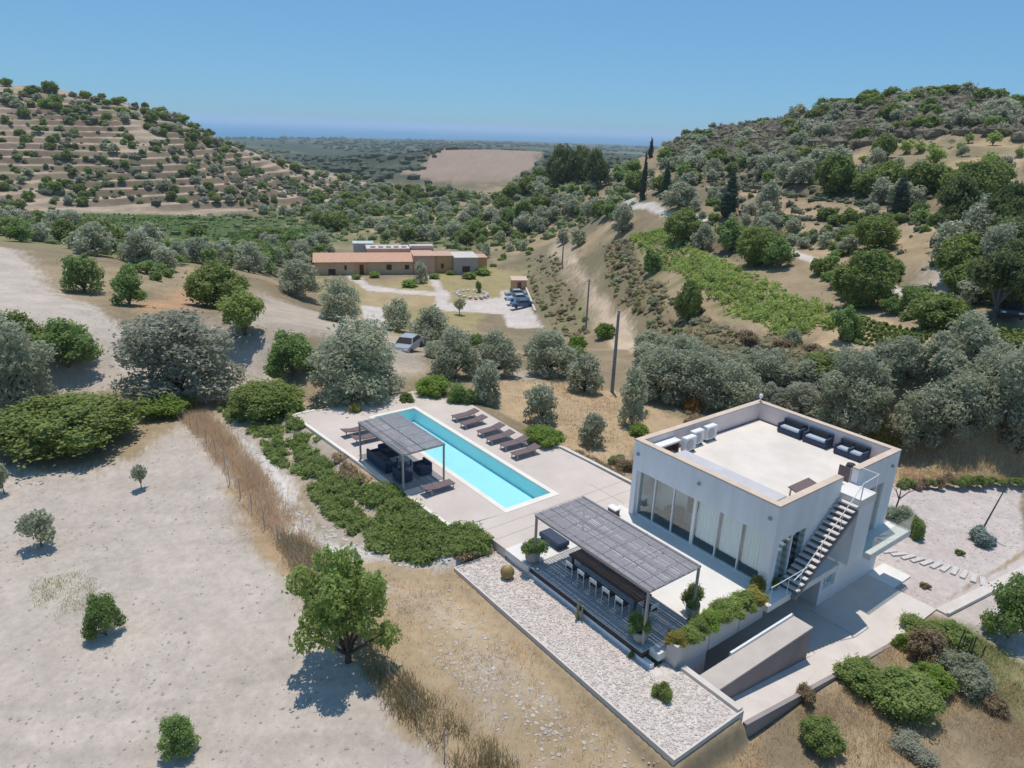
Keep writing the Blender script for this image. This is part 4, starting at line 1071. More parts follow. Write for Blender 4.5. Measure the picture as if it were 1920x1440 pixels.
KIND = {  # leaf material, bark, leaf size (share of height-ish unit), aspect, core
    'olive': (L_OLIVE, M_BARK, .9, 2.4, .28), 'odome': (L_OLIVE, M_BARK, .95, 2.2, .60), 'grey': (L_GREY, M_BARK, .9, 2.4, .22), 'fig': (L_FIG, M_BARKG, 1.05, 1.5, .40),
    'almond': (L_ALMOND, M_BARK, 1.0, 1.8, .25), 'carob': (L_CAROB, M_BARK, 1.1, 1.5, .75), 'bush': (L_BUSH, M_BARK, 1.0, 1.6, .72),
    'shrub': (L_FIG, M_BARK, 1.0, 1.8, .55), 'cypress': (L_CYP, M_BARK, .8, 2.0, .85), 'pine': (L_PINE, M_BARKG, .9, 2.4, .62),
    'sapling': (L_OLIVE, M_BARKG, .9, 2.0, .40), 'ridgepine': (L_PINE, M_BARKG, .9, 2.2, .62), 'leafy': (L_LEAFY, M_BARK, 1.1, 1.8, 0)}
def trunk_mb(th, lobes, rng):
    mb = MB(); r0 = .030
    if th < .06:
        mb.tube([(0, 0, 0), (.01, 0, .2), (0, .01, .4)], [r0, r0 * .8, r0 * .4], 6); return mb
    b = (rng.uniform(-.02, .02), rng.uniform(-.02, .02), th * .55)
    mb.tube([(0, 0, -.03), (b[0] * .6, b[1] * .6, th * .3), b], [r0 * 1.25, r0, r0 * .85], 7)
    for L in lobes[::max(1, len(lobes) // 8)]:
        m_ = (b[0] * .5 + L[0] * .5 + rng.uniform(-.02, .02), b[1] * .5 + L[1] * .5, b[2] * .45 + L[2] * .55)
        mb.tube([b, m_, (L[0], L[1], L[2] + L[5] * .3)], [r0 * .6, r0 * .4, r0 * .15], 5)
    return mb
_cache = {}
def plant_mesh(kind, lod, var, lm=None):
    key = (kind, lod, var, lm.name if lm else None)
    if key in _cache: return _cache[key]
    rng = np.random.default_rng(hash((kind.encode().hex(), var)) % 1000 if False else sum(map(ord, kind)) * 7 + var * 31)
    th, lobes = shape(kind, rng)
    m, bark, ls, asp, core = KIND[kind]; m = lm or m
    n, lf = {'x': (17000, .021), 'h': (8000, .029), 'm': (2600, .047), 'l': (620, .085), 's': (200, .15)}[lod]
    if kind == 'cypress': n = int(n * .8); lf *= .75
    if kind == 'sapling': n = min(n, 900); lf = .075
    if kind == 'leafy': n = 9500
    if kind in ('grey', 'almond', 'olive'): n = int(n * .78)
    tb_ = trunk_mb(th, lobes, rng)
    if lod in ('l', 's'):
        me = crown_mesh(kind, rng, lobes, n, lf * ls, m, tb_ if lod == 'l' else None, bark, asp=asp, core=core * 1.08)
        _cache[key] = (me, None)
    else:
        _cache[key] = (crown_mesh(kind + "_crown", rng, lobes, n, lf * ls, m, asp=asp, core=core), tb_.mesh(kind + "_trunk", bark))
    return _cache[key]
NV = {'x': 2, 'h': 3, 'm': 4, 'l': 4, 's': 3}
CATN = {'olive': ('olive_tree', 'tree'), 'grey': ('olive_tree', 'tree'), 'fig': ('green_tree', 'tree'), 'almond': ('almond_tree', 'tree'),
        'carob': ('carob_tree', 'tree'), 'odome': ('olive_tree', 'tree'), 'bush': ('bush', 'bush'), 'shrub': ('shrub', 'shrub'), 'cypress': ('cypress', 'tree'),
        'leafy': ('leafy_tree', 'tree'), 'ridgepine': ('pine_tree', 'tree'), 'pine': ('pine_tree', 'tree'), 'sapling': ('young_tree', 'tree')}
def put(kind, p, wm, hm_, label, group=None, lod=None, lm=None, name=None, cat=None, var=None, rz=None):
    d = math.dist(p[:3], CP); wpx = wm * FPX / d * .533
    if lod is None: lod = 'x' if wpx > 75 else 'h' if wpx > 42 else 'm' if wpx > 20 else 'l' if wpx > 8 else 's'
    var = random.randrange(NV[lod]) if var is None else var % NV[lod]
    cm, tm = plant_mesh(kind, lod, var, lm)
    nm, ct_ = CATN[kind]; nm = name or nm; ct_ = cat or ct_
    rz = random.uniform(0, 6.28) if rz is None else rz
    if tm is None:
        o = link(nm, cm); tag(o, label, ct_, group)
    else:
        o = thing(nm, label, ct_, (0, 0, 0), 0, group); link("crown", cm, o)
        if kind not in ('bush', 'shrub'): link("trunk", tm, o)
    o.location = (p[0], p[1], p[2] - .03 * hm_); tl_ = 0 if kind == 'cypress' else .04; o.rotation_euler = (random.uniform(-tl_, tl_), random.uniform(-tl_, tl_), rz)
    q = random.uniform(.93, 1.07); o.scale = (wm * q, wm / q, hm_)
    return o
PLACED = []
for pl in ROADS:
    for i in range(len(pl) - 1):
        for f in (0, .33, .66, 1):
            p = ground(pl[i][0] + (pl[i + 1][0] - pl[i][0]) * f, pl[i][1] + (pl[i + 1][1] - pl[i][1]) * f + 3); PLACED.append((p[0], p[1], 2.2)); PLACED.append((p[0] + FW[0] * -2.5, p[1] + FW[1] * -2.5, 2.0))
def tree(kind, cx, by, wpx, hpx, label=None, group=None, dmin=0, **kw):
    p = ground(cx, by, dmin); d = np.array(p) - CP; k = float(d @ FW); dep = math.atan2(-d[2], math.hypot(d[0], d[1]))
    wm_ = wpx * k / FPX; hm_ = max(hpx * k / FPX / math.cos(dep) - wm_ * .5 * abs(math.sin(dep)) * .5, .35 * wm_)
    PLACED.append((p[0], p[1], wm_ * .5))
    return put(kind, p, wm_, hm_, label, group, **kw)
# ---- trees one can point at, from the left edge round to the right --------------------------------------------------
TL = [
 ('olive', 40, 768, 150, 165, "large grey olive tree at the left edge behind the big dark bush"),
 ('carob', 25, 672, 125, 100, "green tree cut by the left edge, behind the large grey olive"),
 ('fig', 128, 688, 125, 95, "olive green low tree beside the bare slope, right of the left edge olive"),
 ('grey', 338, 738, 255, 172, "broad sparse grey olive tree with dark forked trunk showing"),
 ('carob', 118, 838, 268, 122, "large dark green domed bush spreading on the bare field at the left edge", 'x'),
 ('bush', 310, 776, 118, 52, "bright green rounded bush at the foot of the sparse grey olive"),
 ('carob', 506, 778, 150, 82, "dark green domed bush by the far outer corner of the pool deck"),
 ('fig', 552, 706, 105, 96, "loose mid green tree between the sparse grey olive and the big dense olive"),
 ('carob', 415, 578, 132, 98, "dense dark yellowish green tree beside the orange soil"),
 ('almond', 460, 627, 112, 94, "loose yellow green tree just in front of the dense dark one by the orange soil"),
 ('fig', 158, 548, 78, 78, "small green tree standing alone on the bare slope, upper left"),
 ('fig', 245, 572, 70, 76, "scrubby green tree at the edge of the bare slope and orange soil"),
 ('olive', 668, 748, 205, 150, "very large dense grey green olive tree behind the far end of the pool"),
 ('olive', 640, 602, 90, 78, "grey olive tree in front of the tiled villa wing"),
 ('olive', 565, 556, 88, 72, "dark olive tree at the left end of the tiled villa"),
 ('olive', 745, 620, 66, 62, "rounded olive tree by the villa drive, left of its darker neighbour"),
 ('olive', 808, 648, 88, 76, "dark olive tree by the villa drive, nearer than its rounded neighbour"),
 ('olive', 852, 706, 105, 90, "grey olive tree left in the pair beyond the pool deck"),
 ('olive', 932, 706, 105, 88, "grey olive tree right in the pair beyond the pool deck"),
 ('olive', 1030, 703, 112, 86, "grey olive tree below the villa parking area"),
 ('olive', 912, 757, 74, 80, "small olive tree at the far right corner of the pool deck"),
 ('bush', 812, 740, 80, 46, "green bush behind the far end of the pool deck"),
 ('olive', 1013, 792, 76, 80, "round topped young olive tree on dry grass right of the loungers"),
 ('bush', 1020, 832, 86, 40, "low bright green bush under the round topped young olive"),
 ('olive', 1110, 835, 56, 66, "small single olive tree between the pool and the house"),
 ('olive', 1095, 735, 78, 70, "spreading olive tree on dry grass left of the near pole"),
 ('olive', 1185, 797, 64, 106, "tall slim olive tree on dry grass just right of the near pole"),
 ('bush', 1196, 816, 42, 30, "small green bush at the foot of the tall slim olive"),
 ('olive', 1235, 748, 122, 104, "grey olive behind the roof terrace, first of the row from the pole"),
 ('olive', 1310, 760, 122, 104, "grey olive behind the roof terrace, second of the row from the pole"),
 ('olive', 1378, 772, 110, 92, "grey olive behind the roof terrace, third of the row from the pole"),
 ('olive', 1213, 690, 72, 52, "dark olive above the row behind the house, near the track foot"),
 ('grey', 1440, 768, 78, 58, "pale grey bush directly behind the corner lamp of the house"),
 ('grey', 1500, 772, 90, 62, "grey scrubby bush behind the rear parapet of the house"),
 ('olive', 1590, 802, 168, 148, "big broad olive tree behind the three roof sofas"),
 ('olive', 1716, 832, 122, 112, "olive tree with shadow on the dry field, right behind the house"),
 ('olive', 1790, 812, 112, 118, "tall olive tree third from the right edge in the row behind the dry field"),
 ('olive', 1880, 800, 125, 150, "large dark olive tree by the right edge behind the dry field"),
 ('olive', 1906, 848, 80, 104, "olive tree cut by the right edge, standing on the dry field"),
 ('shrub', 1662, 830, 76, 50, "yellow green bush behind the right corner of the house", 'h', L_YELLOW),
 ('carob', 1560, 700, 120, 52, "dark green shrub mass behind the big broad olive"),
 ('carob', 1880, 672, 130, 76, "dark green tree at the right edge below the lone tall pine"),
 ('fig', 1580, 640, 64, 68, "small green tree at the lower corner of the vineyard with its shadow"),
 ('carob', 1612, 578, 112, 122, "very dark dense tree above the vineyard"),
 ('carob', 1640, 470, 92, 76, "yellowish dark domed tree above the very dark dense tree"),
 ('carob', 1760, 617, 122, 82, "dark green tree with a yellow shrub at its foot, right of the vineyard"),
 ('shrub', 1738, 616, 42, 30, "yellow green shrub at the foot of a dark tree beyond the vineyard", 'm', L_YELLOW),
 ('pine', 1860, 602, 140, 150, "tall dark pine with visible trunk near the right edge"),
 ('carob', 1795, 530, 92, 86, "dark tree left of the tall pine near the right edge"),
 ('pine', 1895, 500, 110, 100, "dark pine cut by the right edge above the tall pine"),
 ('cypress', 1683, 402, 58, 76, "broad dark conifer beside the terraces on the right hill"),
 ('carob', 1812, 382, 108, 86, "large yellowish dark tree below the pale field on the right hill"),
 ('carob', 1737, 362, 86, 66, "dark tree next to the large yellowish one below the pale field"),
 ('carob', 1633, 368, 78, 60, "dark tree left of the broad dark conifer on the right hill"),
 ('carob', 1562, 366, 78, 86, "tall dark domed tree on the right hill below the pale field's left end"),
 ('olive', 1500, 345, 62, 46, "grey tree on the right hill left of the tall dark domed tree"),
 ('olive', 1440, 398, 54, 58, "round solitary tree right of the single dark conifer"),
 ('carob', 1655, 298, 48, 52, "small dark tree in the pale field on the right hill"),
 ('carob', 1726, 250, 64, 38, "dark bush at the top edge of the pale field"),
 ('carob', 1637, 206, 42, 26, "dark bush just below the right hill's crest"),
 ('carob', 1780, 172, 54, 22, "dark bush standing on the right hill's highest point"),
 ('ridgepine', 1052, 352, 66, 84, "left pine of the clump on the mid ridge"),
 ('ridgepine', 1086, 346, 60, 80, "middle pine of the clump on the mid ridge"),
 ('ridgepine', 1114, 352, 52, 76, "right pine of the clump on the mid ridge"),
 ('cypress', 1204, 374, 24, 86, "tall thin cypress, left of the two on the mid ridge"),
 ('cypress', 1246, 370, 30, 68, "shorter cypress, right of the two on the mid ridge"),
 ('cypress', 1219, 296, 16, 38, "distant cypress rising behind the tall thin one"),
 ('cypress', 1365, 404, 56, 82, "single broad dark conifer beside the hillside road"),
 ('olive', 1316, 468, 52, 48, "round olive tree at the upper edge of the vineyard"),
 ('carob', 1282, 452, 88, 66, "dark shrubby tree above the vineyard, left of the round olive"),
 ('fig', 1366, 472, 72, 62, "green tree above the vineyard, just right of the round olive"),
 ('carob', 1416, 498, 92, 88, "largest dark green tree along the vineyard's upper edge"),
 ('fig', 1458, 503, 62, 58, "green tree at the right end of the clump along the vineyard's upper edge"),
 ('olive', 1440, 442, 56, 46, "olive tree between the hillside road and the vineyard clump"),
 ('olive', 1280, 390, 70, 48, "wide grey bush right beside the shorter cypress"),
 ('olive', 1167, 436, 48, 56, "grey tree beside the track's upper bend"),
 ('fig', 1222, 512, 44, 50, "green bush tree at the upper left of the vineyard"),
 ('carob', 1288, 600, 56, 84, "dark tree pair growing at the lower left of the vineyard"),
 ('olive', 1055, 458, 28, 30, "small olive tree by the far pole"),
 ('olive', 1084, 461, 38, 36, "small olive tree with shadow on the track by the far pole"),
 ('bush', 1133, 634, 42, 36, "round green bush beside the track between the two nearer poles"),
 ('bush', 1082, 660, 40, 40, "green bush at the foot of the bank below the middle pole"),
 ('carob', 370, 447, 40, 30, "dark round tree standing between the two green vineyards"),
 ('carob', 630, 432, 66, 42, "dark tree clump at the right end of the green vineyards"),
 ('carob', 34, 392, 34, 20, "dark round bush at the foot of the left hill by the left edge"),
 ('fig', 1890, 1195, 105, 118, "leafy green tree cut by the right edge beside the garden path"),
]
for r in TL:
    kw = {}
    if len(r) > 6: kw['lod'] = r[6]
    if len(r) > 7: kw['lm'] = r[7]
    if r[0] == 'shrub': kw['name'] = 'bush'; kw['cat'] = 'bush'
    tree(*r[:5], label=r[5], **kw)
# young trees in the bare field
for cx, by, wv, hv, lb, kd, l_ in (
    (78, 1024, 66, 68, "young tree with flat round crown on a thin pale trunk in the bare field", 'sapling', None),
    (265, 916, 32, 50, "very thin sapling in the bare field near the dry grass fence", 'sapling', None),
    (8, 925, 36, 58, "thin sapling cut by the left edge in the bare field", 'sapling', None),
    (200, 1190, 76, 84, "small dense dark green tree in the bare field with round shadow", 'fig', L_FIG),
    (335, 1412, 76, 70, "small green tree at the bottom edge in the bare field", 'fig', L_FIG)):
    tree(kd, cx, by, wv, hv, lb, "young trees in the bare field", lm=l_, name="young_tree", lod='h' if kd == 'fig' else 'm')
tree('leafy', 652, 1242, 212, 215, "large bright green leafy tree overhanging the fence in the foreground", name="leafy_tree", cat="tree", lod='x', var=1)
# shrubs in the lower right corner and garden
for kd, cx, by, wv, hv, lb, l_, nm in (
    ('shrub', 1735, 1235, 90, 75, "brown dry shrub beside the driveway's far end", L_DRY, 'shrub'),
    ('shrub', 1795, 1205, 80, 50, "grey green mound shrub near the right garden kerb", L_COVER, 'shrub'),
    ('shrub', 1735, 1185, 85, 32, "low green shrub at the corner of driveway and garden path", L_COVER, 'shrub'),
    ('shrub', 1800, 1275, 120, 75, "large grey green spiky shrub with tall flower stalks", L_OLIVE, 'shrub'),
    ('shrub', 1690, 1215, 36, 36, "small bright green shrub at the end of the driveway wall", L_BUSH, 'shrub'),
    ('bush', 1612, 1290, 105, 62, "olive green bush against the driveway wall, left in the lower right group", L_COVER, 'bush'),
    ('bush', 1690, 1330, 150, 85, "large olive green bush in the middle of the lower right group", L_COVER, 'bush'),
    ('bush', 1742, 1290, 90, 55, "green bush at the back of the lower right group", L_BUSH, 'bush'),
    ('shrub', 1510, 1318, 52, 46, "small brownish shrub by the driveway wall's lower part", L_DRY, 'shrub'),
    ('bush', 1535, 1398, 92, 62, "olive green bush alone at the bottom below the driveway", L_COVER, 'bush'),
    ('shrub', 1710, 1415, 90, 40, "grey green low shrub at the bottom edge, lower right", L_GREY, 'shrub'),
    ('shrub', 1870, 1330, 60, 36, "dry brown shrub on the lower right slope", L_DRY, 'shrub'),
    ('shrub', 1836, 1015, 62, 44, "spiky blue green agave rosette mound with one tall stalk in the garden", L_AGAVE, 'agave'),
    ('shrub', 1800, 1040, 20, 16, "small round dark plant beside the agave in the garden", L_COVER, 'shrub'),
    ('shrub', 1712, 1005, 42, 62, "leafy green shrub at the outer corner of the balcony", L_FIG, 'shrub'),
    ('shrub', 1690, 975, 60, 40, "grey green shrub behind the balcony's glass rail", L_OLIVE, 'shrub'),
    ('shrub', 1735, 1102, 22, 16, "tiny twiggy plant on the garden gravel", L_DRY, 'shrub'),
    ('shrub', 1175, 880, 52, 30, "low olive shrub by the left corner of the house", L_DRY, 'shrub'),
    ('shrub', 1155, 868, 42, 24, "low green shrub on dry grass near the left corner of the house", L_COVER, 'shrub'),
    ('shrub', 1295, 770, 42, 32, "rust coloured dead bush behind the left roof parapet", L_RUST, 'bush'),
    ('shrub', 1298, 800, 44, 30, "brown dry bush behind the left roof parapet", L_DRY, 'bush'),
    ('shrub', 668, 775, 28, 32, "dry tufted plant on the far end of the pool deck", L_YELLOW, 'shrub'),
    ('shrub', 760, 755, 34, 32, "green tufted plant on the far edge of the pool deck", L_COVER, 'shrub'),
    ('shrub', 865, 756, 62, 50, "dark green palm like shrub at the far right of the pool deck", L_FIG, 'shrub'),
    ('shrub', 1240, 1312, 42, 46, "round brownish shrub on the white gravel bed", L_COVER, 'shrub')):
    tree(kd, cx, by, wv, hv, lb, lm=l_, name=nm, cat='agave' if nm == 'agave' else ('bush' if nm == 'bush' else 'shrub'), lod='h' if wv > 40 else 'm')

# ---- scattered trees and shrubs of the valley and hills ------------------------------------------------------------
def kind_tag(k): return k if k in ('shrub', 'bush') else 'tree'
def scatter(poly, n, kinds, size, label, group, mind=.55, dr=(0, 1e9), tall=(.6, .95), lms=None, nm=None, cat=None):
    KW = {'olive': 'grey green', 'grey': 'pale grey', 'carob': 'dark green', 'odome': 'grey green', 'fig': 'mid green', 'almond': 'yellow green', 'shrub': 'mottled', 'bush': 'bright green', 'pine': 'dark pine-like', 'cypress': 'narrow dark', 'sapling': 'thin young'}
    P = np.array(poly, float); made = 0; tries = 0; mine = []
    cand = []
    while len(cand) < n * 6 and tries < 60:
        tries += 1
        x = RNG.uniform(P[:, 0].min(), P[:, 0].max(), 400); y = RNG.uniform(P[:, 1].min(), P[:, 1].max(), 400)
        ok = pip(x, y, poly); cand += list(zip(x[ok], y[ok]))
    for px, py in cand:
        if made >= n: break
        p = ground(px, py, dr[0]); d = math.dist(p, CP)
        if d > dr[1]: continue
        s = size[0] + (size[1] - size[0]) * random.random() ** 1.7
        if any((p[0] - a) ** 2 + (p[1] - b) ** 2 < (mind * (s * .5 + r)) ** 2 for a, b, r in PLACED): continue
        if pip(np.array([p[0]]), np.array([p[1]]), VILLA_CLEAR)[0]: continue
        k = random.choice(kinds); h = s * random.uniform(*tall)
        if k in ('pine', 'cypress'): h = s * 1.4
        lm = random.choice(lms) if lms else None
        fx_ = (px - P[:, 0].min()) / (P[:, 0].max() - P[:, 0].min()); fy_ = (py - P[:, 1].min()) / (P[:, 1].max() - P[:, 1].min())
        wh_ = ('upper', 'middle', 'lower')[min(2, int(fy_ * 3))] + ' ' + ('left', 'centre', 'right')[min(2, int(fx_ * 3))] if n > 12 else ''
        wl_ = ', ' + wh_ if wh_ else ''
        b_ = 'large' if s > (size[0] + size[1]) / 2 else 'small'
        put(k, p, s, h, '%s %s %s%s' % (b_, KW[k], label, wl_), '%s, %s%s (%s)' % (group, b_ + ' ' + KW[k], wl_, kind_tag(k)), lm=lm, name=nm, cat=cat)
        PLACED.append((p[0], p[1], s * .5)); made += 1
    return made
_v0 = np.array([-133.4, 34.03]); _vu = np.array([.408, .913]); _vv = np.array([-.913, .408])
def VW(u, v): q = _v0 + _vu * u + _vv * v; return (q[0], q[1])
VILLA_CLEAR = [VW(-2, -9), VW(48, -9), VW(48, 14), VW(-2, 14)]
OL, GR_, MIX = ['olive'], ['olive', 'grey'], ['olive', 'carob', 'fig', 'olive']
scatter([(0,160),(120,165),(250,190),(340,215),(460,275),(450,300),(300,245),(150,215),(0,200)], 60, ['carob', 'odome', 'bush'], (4, 8.5), "tree in the band along the left hill's crest", "trees along the left hill's crest", .45, (300, 600), (.55, .85), nm='scrub_tree', cat='tree')
scatter([(0,200),(150,215),(300,245),(450,300),(560,335),(640,350),(700,385),(620,392),(0,385)], 205, ['carob', 'odome', 'shrub', 'carob'], (2.0, 5.6), "shrub scattered among the terraces of the left hill", "shrubs on the left hill's terraces", .8, (260, 520), (.55, .95), nm='shrub', cat='shrub')
scatter([(450,280),(560,310),(660,336),(760,362),(700,385),(620,350)], 70, ['carob', 'odome'], (3.5, 7), "tree on the lower nose of the left hill", "trees on the left hill's nose", .45, (300, 620), (.55, .85))
scatter([(560,385),(690,370),(760,352),(860,352),(830,385),(690,405),(600,408)], 62, ['carob', 'odome'], (4, 8), "tree in the wooded valley bottom beyond the villa", "trees in the far valley bottom", .45, (230, 620), (.6, .9))
scatter([(640,395),(840,372),(960,340),(1190,325),(1190,395),(1120,415),(1000,440),(940,465),(700,452)], 165, ['olive', 'carob', 'fig', 'odome'], (3.2, 7.2), "tree of the loose grove on the slope behind the villa", "grove trees on the slope behind the villa", .55, (150, 420), (.65, .95), [None])
scatter([(880,345),(1010,290),(1040,300),(1010,360),(930,380)], 34, ['carob', 'odome'], (5, 9), "tree on the ridge left of the pine clump", "trees on the ridge left of the pines", .45, (190, 420), (.7, .95))
scatter([(0,400),(130,425),(300,452),(400,468),(560,470),(575,500),(500,520),(380,500),(330,510),(160,480),(90,470),(0,455)], 78, MIX, (3.5, 6.5), "tree in the belt between bare slope and green vineyards", "trees in the belt below the green vineyards", .5, (95, 240), (.65, .95))
scatter([(200,500),(330,480),(360,500),(330,530),(240,520)], 8, ['shrub', 'fig'], (1.5, 3), "shrub at the rim of the bare slope", "shrubs at the rim of the bare slope", .6, (60, 140), nm='bush', cat='bush')
scatter([(420,400),(600,398),(760,398),(700,412),(610,425),(560,408)], 26, OL + ['carob'], (4, 7), "tree along the far edge of the green vineyards", "trees along the far edge of the green vineyards", .5, (200, 330))
scatter([(480,440),(600,450),(640,470),(600,490),(560,500),(470,470)], 22, MIX, (3, 6), "tree behind the tiled villa's left end", "trees behind the villa's left end", .5, (150, 250))
scatter([(920,440),(1000,430),(985,560),(960,520)], 14, ['bush', 'olive'], (1.6, 3.4), "shrub in the dry lawn right of the villa", "shrubs right of the villa", .7, (110, 230), nm='bush', cat='bush')
scatter([(1240,262),(1400,225),(1480,215),(1520,200),(1700,180),(1790,175),(1860,185),(1920,190),(1920,262),(1830,250),(1700,250),(1520,285),(1400,300),(1250,320)], 130, ['carob', 'odome', 'shrub', 'odome'], (2.4, 7.0), "scrub tree on the upper slope of the right hill", "scrub trees on the upper right hill", .5, (140, 420), (.5, .85), None, nm='scrub_tree', cat='tree')
scatter([(1215,300),(1500,290),(1600,335),(1860,345),(1860,385),(1640,385),(1500,352),(1330,345),(1215,370)], 66, ['odome', 'carob', 'olive', 'fig'], (3.2, 7.0), "tree in the wooded band across the right hill", "trees in the band across the right hill", .5, (110, 280), (.65, .95))
scatter([(1530,295),(1700,262),(1830,256),(1910,280),(1910,335),(1700,330)], 22, ['almond', 'sapling', 'almond'], (1.8, 3.8), "tree in the pale field on the right hill", "small trees in the pale field on the right hill", .9, (120, 240), (.8, 1.0), None)
scatter([(1240,380),(1340,370),(1420,395),(1530,440),(1500,470),(1350,420),(1250,405)], 26, ['shrub', 'olive', 'grey'], (1.8, 3.6), "shrub on the bank along the hillside road", "shrubs along the hillside road", .6, (90, 180), nm='bush', cat='bush')
scatter([(1460,420),(1620,400),(1900,395),(1920,440),(1700,440),(1560,500),(1500,470)], 40, ['shrub', 'olive', 'carob', 'shrub'], (1.6, 3.8), "shrub on the terraces below the wooded band, right hill", "shrubs on the right hill's terraces", .6, (75, 160), nm='bush', cat='bush')
scatter([(1520,500),(1660,500),(1760,560),(1800,610),(1700,600),(1560,560)], 26, ['shrub', 'carob', 'fig'], (1.5, 3.6), "bush on the bank between vineyard and dark trees", "bushes on the bank above the young vines", .55, (60, 120), nm='bush', cat='bush')
scatter([(1760,400),(1920,410),(1920,590),(1820,580),(1760,520)], 24, ['carob', 'olive', 'pine'], (3.5, 6.5), "tree in the dense clump by the right edge", "trees in the clump by the right edge", .5, (60, 130), (.7, 1.0))
scatter([(1130,455),(1175,450),(1255,550),(1400,630),(1420,650),(1265,652),(1220,610),(1145,540)], 80, ['shrub'], (.8, 2.2), "scrubby bush on the steep bank below the vineyard", "low bushes on the bank below the vineyard", .55, (60, 160), (.45, .7), [L_DRY, L_COVER, L_OLIVE], nm='bush', cat='bush')
scatter([(985,490),(1048,474),(1066,540),(1120,632),(1040,622),(1000,560)], 34, ['shrub'], (.7, 1.8), "dry bush on the grassy bank beside the villa parking", "low bushes on the bank beside the parking", .6, (60, 200), (.45, .7), [L_DRY, L_COVER], nm='bush', cat='bush')
scatter([(1220,650),(1480,645),(1620,680),(1560,700),(1480,720),(1420,700),(1240,690)], 50, ['shrub', 'shrub', 'olive'], (1.0, 2.8), "bush in the strip between vineyard and olive row", "bushes between vineyard and olive row", .5, (50, 100), (.5, .8), [L_DRY, L_OLIVE, L_GREY], nm='bush', cat='bush')
scatter([(1190,660),(1250,662),(1420,690),(1410,730),(1250,725)], 12, ['olive', 'odome'], (2.6, 4.6), "olive tree on the far side of the row behind the house", "olives on the far side of the row", .42, (45, 90), (.75, 1.0))
scatter([(1390,700),(1540,690),(1700,690),(1860,690),(1900,720),(1880,780),(1780,760),(1640,720),(1420,740)], 34, ['olive', 'odome'], (2.8, 5.2), "olive tree filling the row behind the house", "olives filling the row behind the house", .45, (45, 90), (.75, 1.0))
scatter([(760,640),(980,640),(1090,680),(1060,720),(960,700),(790,700)], 10, ['olive', 'shrub'], (1.6, 3.4), "olive shrub under the trees between pool and villa", "olive shrubs between pool and villa", .6, (50, 110), nm='bush', cat='bush')
scatter([(1250,275),(1330,258),(1480,212),(1500,205),(1600,190),(1780,165),(1900,188),(1920,186),(1920,200),(1780,185),(1500,225),(1250,290)], 60, ['carob', 'odome'], (3, 6), "shrub on the skyline of the right hill", "shrubs on the skyline of the right hill", .4, (200, 420), (.5, .8), nm='scrub_tree', cat='tree')
# hedge of low shrubs along the far side of the garden gravel
for i in range(17):
    px_ = 1690 + i * 14.5; p = at_z(px_, 908 + (4 if i < 6 else -2) + random.uniform(-3, 3), -2.75)
    put('shrub', p, random.uniform(.8, 1.3), random.uniform(.5, .85), "low olive green shrub in the hedge line behind the garden gravel", "hedge shrubs behind the garden gravel", lod='m', lm=random.choice((L_COVER, L_COVER, L_DRY)))
# far woodland and the coastal plain: masses nobody could count
def clump_mass(name, n, region, size, lmat, seed):
    rng = np.random.default_rng(seed); Vs = []; Fs = []; o = 0
    X, Y = region(rng, n); Z = terrain(X, Y)
    for x, y, z in zip(X, Y, Z):
        s = rng.uniform(*size) * max(1, math.dist((x, y), CP[:2]) / 1800)
        v = iv * (s * rng.uniform(.8, 1.3), s * rng.uniform(.8, 1.3), s * .7) * (1 + rng.uniform(-.25, .25, (12, 1))) + (x, y, z + s * .3)
        Vs.append(v); Fs.append(jf + o); o += 12
    tag(link(name, mesh_np(name, np.concatenate(Vs), np.concatenate(Fs), lmat)), kind="stuff")
def plain_region(rng, n):
    a = rng.uniform(-.62, .45, n * 3); d = np.exp(rng.uniform(math.log(560), math.log(4600), n * 3))
    x, y = from_polar(a, d); k = (fbm(x / 260, y / 160, 91, 3) > -.02) & ~pip(x, y, PLATEAU) & (terrain(x, y) > -73)
    return x[k][:n], y[k][:n]
PLATEAU = [tuple(at_dist(*q)[:2]) for q in ((735,330,600),(800,286,900),(880,280,1020),(1030,280,1050),(1020,310,700),(960,338,570),(880,348,540),(800,340,580))]
clump_mass("woodland", 2600, plain_region, (3.0, 6.0), leaf_mat("wood_leaf", (.06, .08, .045), (.03, .04, .025), .1), 5)
def rim_region(rng, n):
    t = rng.random(n); q = [at_dist(*p)[:2] for p in ((735,326,610),(798,288,880),(880,281,1010),(1020,281,1040))]
    i = (t * 3).astype(int); f = t * 3 - i; Q = np.array(q)
    P = Q[i] * (1 - f[:, None]) + Q[np.minimum(i + 1, 3)] * f[:, None] + rng.normal(size=(n, 2)) * 7
    return P[:, 0], P[:, 1]
clump_mass("treeline", 90, rim_region, (2.0, 4.5), MATS["wood_leaf"], 6)
def in_poly(rng, px, n, raw=False):
    poly = px if raw else gpoly(px); xs = [p[0] for p in poly]; ys = [p[1] for p in poly]; X = []; Y = []
    while sum(map(len, X)) < n:
        x = rng.uniform(min(xs), max(xs), n * 2); y = rng.uniform(min(ys), max(ys), n * 2); ok = pip(x, y, poly); X.append(x[ok]); Y.append(y[ok])
    return np.concatenate(X)[:n], np.concatenate(Y)[:n]
